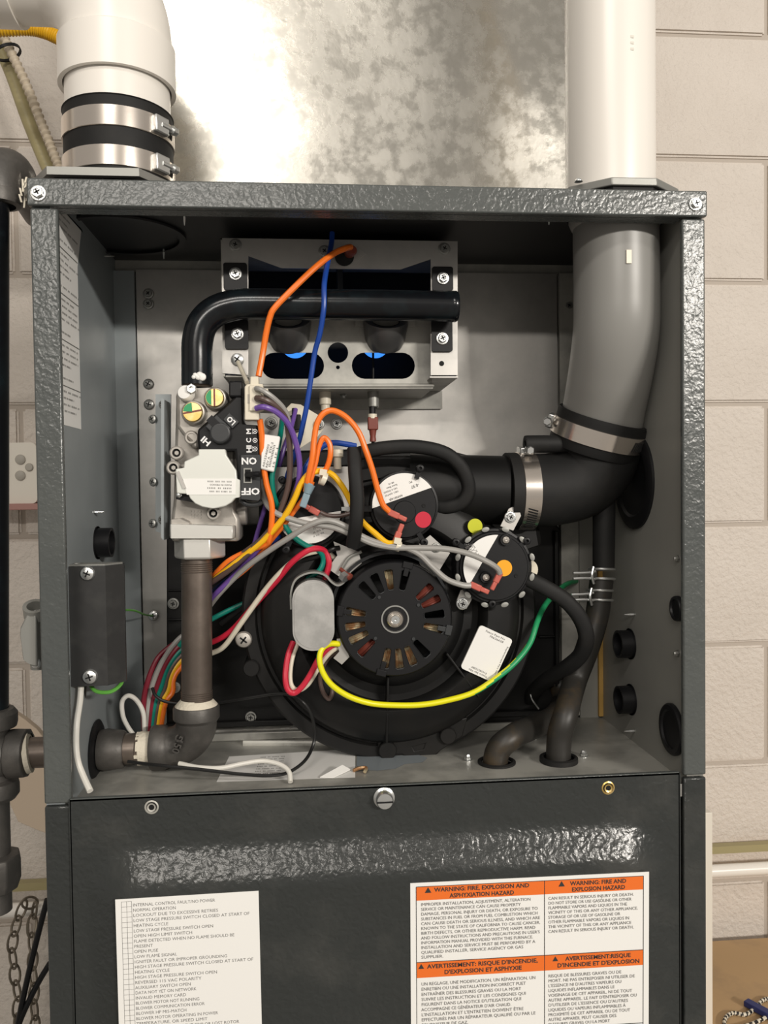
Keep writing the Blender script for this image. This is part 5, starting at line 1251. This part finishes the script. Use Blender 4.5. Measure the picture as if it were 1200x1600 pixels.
wire('orange wire leaving the bottom of the white connector past the gas valve', [(406, 655, .052), (409, 680, .055), (411, 720, .058), (416, 755, .060), (424, 785, .062), (425, 810, .064), (421, 840, .068), (416, 850, .072), (390, 860, .078), (360, 875, .084), (340, 893, .092), (322, 915, .11)], 'orange', 4.6)
wire('teal wire under the white wrap label beside the gas valve', [(441, 655, .095), (438, 680, .075), (430, 720, .064), (425, 745, .062), (428, 775, .066), (438, 800, .075), (445, 820, .070), (458, 838, .072), (478, 852, .073), (495, 858, .076), (505, 872, .080), (500, 890, .080), (480, 905, .082)], 'teal', 4.2)
wire('teal wire thin stretch crossing behind the upright gas pipe', [(452, 914, .13), (430, 924, .13), (400, 935, .128), (365, 950, .125), (335, 965, .122), (300, 985, .12), (280, 1010, .12)], 'teal', 4)
w = wire('bright yellow wire of the main bundle running to the middle switch', [(320, 918, .11), (335, 905, .095), (360, 886, .082), (390, 862, .074), (418, 838, .068), (445, 806, .062), (460, 780, .058), (470, 757, .056), (484, 740, .056), (505, 736, .060), (522, 744, .064), (538, 765, .066), (552, 792, .070), (566, 815, .068), (588, 835, .062), (604, 848, .058), (616, 849, .058)], 'yellow', 4.8)
terminal(w, 623, 833, .060, 68, 30, 10)
w = wire('tall orange wire loop ending on the middle pressure switch', [(478, 768, .055), (482, 745, .052), (488, 715, .050), (491, 685, .050), (496, 660, .050), (507, 645, .050), (522, 642, .050), (542, 653, .050), (560, 675, .050), (572, 705, .050), (582, 735, .052), (590, 765, .054), (598, 788, .056), (608, 799, .058)], 'orange', 4.8)
terminal(w, 621, 806, .058, -25, 30, 10)
wire('short orange wire loop inside the tall orange loop', [(482, 766, .058), (486, 748, .056), (493, 722, .056), (498, 698, .056), (506, 684, .056), (515, 694, .056), (516, 712, .056), (511, 730, .058), (505, 738, .06)], 'orange', 4.4)
wire('orange wire of the main bundle showing just below the yellow wire', [(488, 752, .062), (478, 775, .062), (462, 795, .064), (445, 818, .070), (425, 842, .076), (408, 865, .083), (385, 888, .09), (355, 912, .10), (325, 938, .115)], 'orange', 4.2)
wire('blue wire arching left from the hose to the bundle', [(556, 697, .088), (540, 694, .085), (520, 692, .082), (503, 698, .080), (490, 712, .078), (478, 730, .076), (466, 750, .08), (450, 790, .085), (443, 820, .084), (432, 842, .086), (410, 865, .09), (375, 893, .10), (345, 915, .11), (320, 940, .12)], 'blue', 4.6)
w = wire('light grey wire ending at the amber dot of the right switch', [(407, 735, .080), (409, 765, .074), (417, 788, .068), (432, 802, .064), (452, 810, .062), (480, 818, .060), (520, 824, .058), (556, 838, .060), (585, 850, .058), (620, 856, .056), (660, 856, .054), (700, 858, .052), (735, 866, .050), (762, 878, .050), (777, 888, .052), (781, 896, .054)], 'gray', 4.6)
terminal(w, 775, 908, .056, -118, 30, 9.5)
w = wire('light grey wire sweeping up from the bundle and down to the right switch', [(325, 950, .115), (345, 925, .10), (380, 890, .085), (418, 862, .072), (455, 838, .062), (485, 820, .056), (510, 813, .055), (535, 820, .057), (570, 840, .060), (600, 851, .058), (630, 855, .056), (655, 866, .055), (676, 886, .054), (698, 905, .053), (722, 914, .053), (735, 915, .054)], 'gray', 4.6)
terminal(w, 749, 919, .056, -25, 32, 10)
w = wire('brown grey wire ending in a red terminal on the left switch', [(548, 802, .068), (530, 806, .069), (512, 805, .070), (500, 800, .070)], 'brown', 3.4)
terminal(w, 485, 795, .070, 150, 30, 10)
ob = thing('butt_splice', 'blue grey crimp splice at the foot of the orange loops', 'splice', P(480, 786, .052))
terminal(ob, 479, 774, .052, 70, 38, 11, 'termb')
obj('flare', MB().lathe([(S(9, .052), 0), (S(6, .052), .008)], P(484, 757, .052), (-.3, 0, -1), 20), 'termb', ob)
# zip ties
for u, v, w_, lab in ((505, 748, 9, 'white cable tie gathering the orange and yellow wires'), (621, 853, 7, 'white cable tie holding two grey wires under the middle switch')):
    mb = MB(); mb.lathe([(S(w_, .058), -.0022), (S(w_+1.5, .058), -.0022), (S(w_+1.5, .058), .0022), (S(w_, .058), .0022), (S(w_, .058), -.0022)], P(u, v, .058), (1, .2, -.4), 24); mb.obox(P(u, v-w_-1, .056), (1, 0, -.2), (0, 1, 0), (.2, 0, 1), .003, .003, .0026)
    tag(obj('cable_tie', mb, 'cream'), lab, 'cable tie')
# wrap label
tg = MB(); tg.plate(pp([(410, 678), (438, 682), (428, 738), (407, 733)], .056), .0545, .0655); wt = tag(obj('wrap_label', tg, 'white', bev=.0012), 'white printed wrap label around the orange and teal wires', 'label')
mb = MB(); a_ = math.radians(76); xd = V((math.cos(a_), 0, math.sin(a_))); yd = V((-math.sin(a_), 0, math.cos(a_)))
for i, (s_, w_, u0, v0) in enumerate((('A015340003', 36, 413, 730), ('REV A   ETK-2', 40, 418, 731), ('IIIIIIIIIIIIII', 34, 422.5, 730), ('15 1F 1', 30, 428, 732))): mb.text(s_, P(u0, v0, .0539), xd, yd, S(3.2, .054), width=S(w_, .054))
obj('print', mb, 'inkg', wt, kind='stuff')
# motor leads
wire('red motor wire running up from the bundle behind the capacitor', [(300, 1010, .13), (332, 1003, .12), (362, 985, .11), (395, 948, .10), (430, 910, .085), (455, 880, .075), (478, 862, .072), (495, 857, .074), (508, 862, .08), (514, 880, .080), (508, 905, .082)], 'red', 4.6)
wire('cream motor wire running beside the red one behind the capacitor', [(300, 1028, .13), (332, 1020, .12), (352, 1008, .112), (378, 972, .10), (412, 925, .09), (440, 893, .08), (468, 870, .076), (492, 862, .078), (510, 862, .084), (522, 872, .09)], 'cream', 4.2)
wire('black motor wire ending at the bracket above the capacitor', [(345, 975, .13), (385, 945, .12), (430, 905, .10), (470, 878, .09), (500, 868, .084), (520, 858, .08), (530, 856, .082)], 'blackw', 4)
wire('red motor lead looping below the capacitor', [(458, 1003, .085), (450, 1025, .078), (446, 1055, .072), (449, 1076, .070), (459, 1083, .070), (472, 1073, .070), (486, 1052, .070), (499, 1028, .070), (514, 1012, .070), (530, 1004, .071)], 'red', 4.6)
wire('cream motor lead looping inside the red one below the capacitor', [(465, 1004, .088), (456, 1030, .082), (453, 1058, .078), (457, 1074, .076), (468, 1078, .076), (482, 1068, .075), (496, 1046, .074), (508, 1028, .073), (520, 1016, .072), (533, 1009, .072)], 'cream', 4.0)
wire('brown motor lead hanging in a small loop near the yellow green wire', [(530, 1016, .076), (515, 1026, .078), (503, 1045, .082), (500, 1062, .085), (505, 1082, .085), (514, 1092, .085), (519, 1082, .086), (517, 1066, .09), (508, 1050, .095)], 'brown', 3.6)
wire('yellow and green striped ground wire curving under the motor', [(530, 1006, .068), (515, 1006, .064), (503, 1014, .060), (499, 1030, .058), (504, 1050, .058), (518, 1070, .060), (545, 1088, .064), (580, 1099, .068), (620, 1102, .070), (660, 1101, .072), (700, 1094, .074), (740, 1082, .076), (775, 1060, .078), (805, 1035, .082), (828, 1005, .09), (840, 970, .10), (852, 945, .12), (870, 925, .145), (885, 913, .17), (900, 908, .20)], ['brightyellow', 'green'], 4.6, n=16,
     stripe=lambda t, i: 1 if (((i-.74+.50*sm((t-.50)/.25)) % 1.0) < .14+.66*sm((t-.50)/.25)) else 0)
# left bundle behind the upright pipe, falling to the deck
cols = [('gray', 0), ('darkred', 10), ('teal', 18), ('brown', 26), ('yellow', 33), ('orange', 42), ('darkred', 2)]
names = {0: 'grey wire outermost in the bundle left of the upright gas pipe', 10: 'dark red wire second from outside in the bundle left of the gas pipe', 18: 'teal wire in the middle of the bundle left of the gas pipe',
         26: 'brown wire between the teal and yellow ones left of the gas pipe', 33: 'yellow wire of the bundle left of the upright gas pipe', 42: 'orange wire innermost in the bundle left of the gas pipe', 2: 'dark red wire lowest and leftmost above the horizontal gas pipe'}
for c_, o_ in cols:
    if o_ == 2: pts = [(318, 985, .14), (282, 1000, .138), (252, 1022, .134), (238, 1045, .128), (228, 1075, .122), (224, 1105, .12), (226, 1150, .118)]
    else: pts = [(320, 975+o_*.95, .135), (300, 985+o_*1.0, .13), (278, 1000+o_*1.15, .128), (256+o_*.35, 1030+o_*.8, .126), (240+o_*.7, 1065+o_*.4, .124), (232+o_*.62, 1100, .122), (228+o_*.50, 1150, .12)]
    wire(names[o_], pts, c_, 4.2)
wire('thin black cable crossing the blower bottom and curling onto the deck', [(238, 1075, .115), (244, 1088, .11), (262, 1097, .108), (300, 1101, .11), (340, 1098, .115), (385, 1091, .105), (430, 1084, .098), (455, 1086, .092), (475, 1098, .085), (487, 1118, .085), (492, 1145, .088), (488, 1168, .085), (475, 1190, .070), (450, 1207, .058), (420, 1212, .053), (370, 1209, .052), (310, 1202, .054), (250, 1196, .058), (200, 1190, .07)], 'blackw', 2.6, 'cable', 'cable')
wire('white wire hanging in front of the horizontal gas pipe at the left', [(127, 1066, .036), (125, 1095, .030), (120, 1130, .021), (119, 1165, .018), (122, 1190, .014), (130, 1212, .008), (141, 1236, -.002)], 'whitew', 4.8)
wire('black wire beside the white one under the junction box', [(133, 1068, .06), (131, 1095, .07), (133, 1120, .08), (135, 1150, .09)], 'blackw', 3)
wire('white wire looping above the horizontal gas pipe', [(226, 1150, .118), (224, 1115, .116), (214, 1095, .114), (201, 1087, .112), (191, 1096, .112), (192, 1118, .113), (200, 1136, .116), (210, 1150, .118)], 'whitew', 3.6)
wire('white wire lying on the deck over the paper label', [(280, 1193, .070), (310, 1199, .062), (345, 1200, .058), (380, 1193, .058), (410, 1189, .058), (436, 1194, .054), (451, 1205, .048), (454, 1222, .040)], 'whitew', 3.8)
# small debris on the deck
mb = MB(); q = [PZ(500, 1215, ZD+.0012), PZ(535, 1196, ZD+.006), PZ(548, 1203, ZD+.0012), PZ(520, 1216, ZD+.0008)]
vs_ = [mb.bm.verts.new(p) for p in q]; mb.face(vs_); vs2 = [mb.bm.verts.new(p+V((0, 0, .0006))) for p in q]; mb.face(vs2)
for i in range(4): mb.face([vs_[i], vs_[(i+1) % 4], vs2[(i+1) % 4], vs2[i]])
tag(obj('paper_scrap', mb, 'white'), 'torn white scrap of tape lying near the deck front', 'scrap')
mb = MB(); mb.tube([PZ(552, 1204, ZD+.002), PZ(562, 1200, ZD+.003), PZ(572, 1200, ZD+.003), PZ(570, 1206, ZD+.002)], .0016, n=6); tag(obj('copper_scrap', mb, 'copper'), 'small copper coloured scrap lying beside the torn tape', 'scrap')
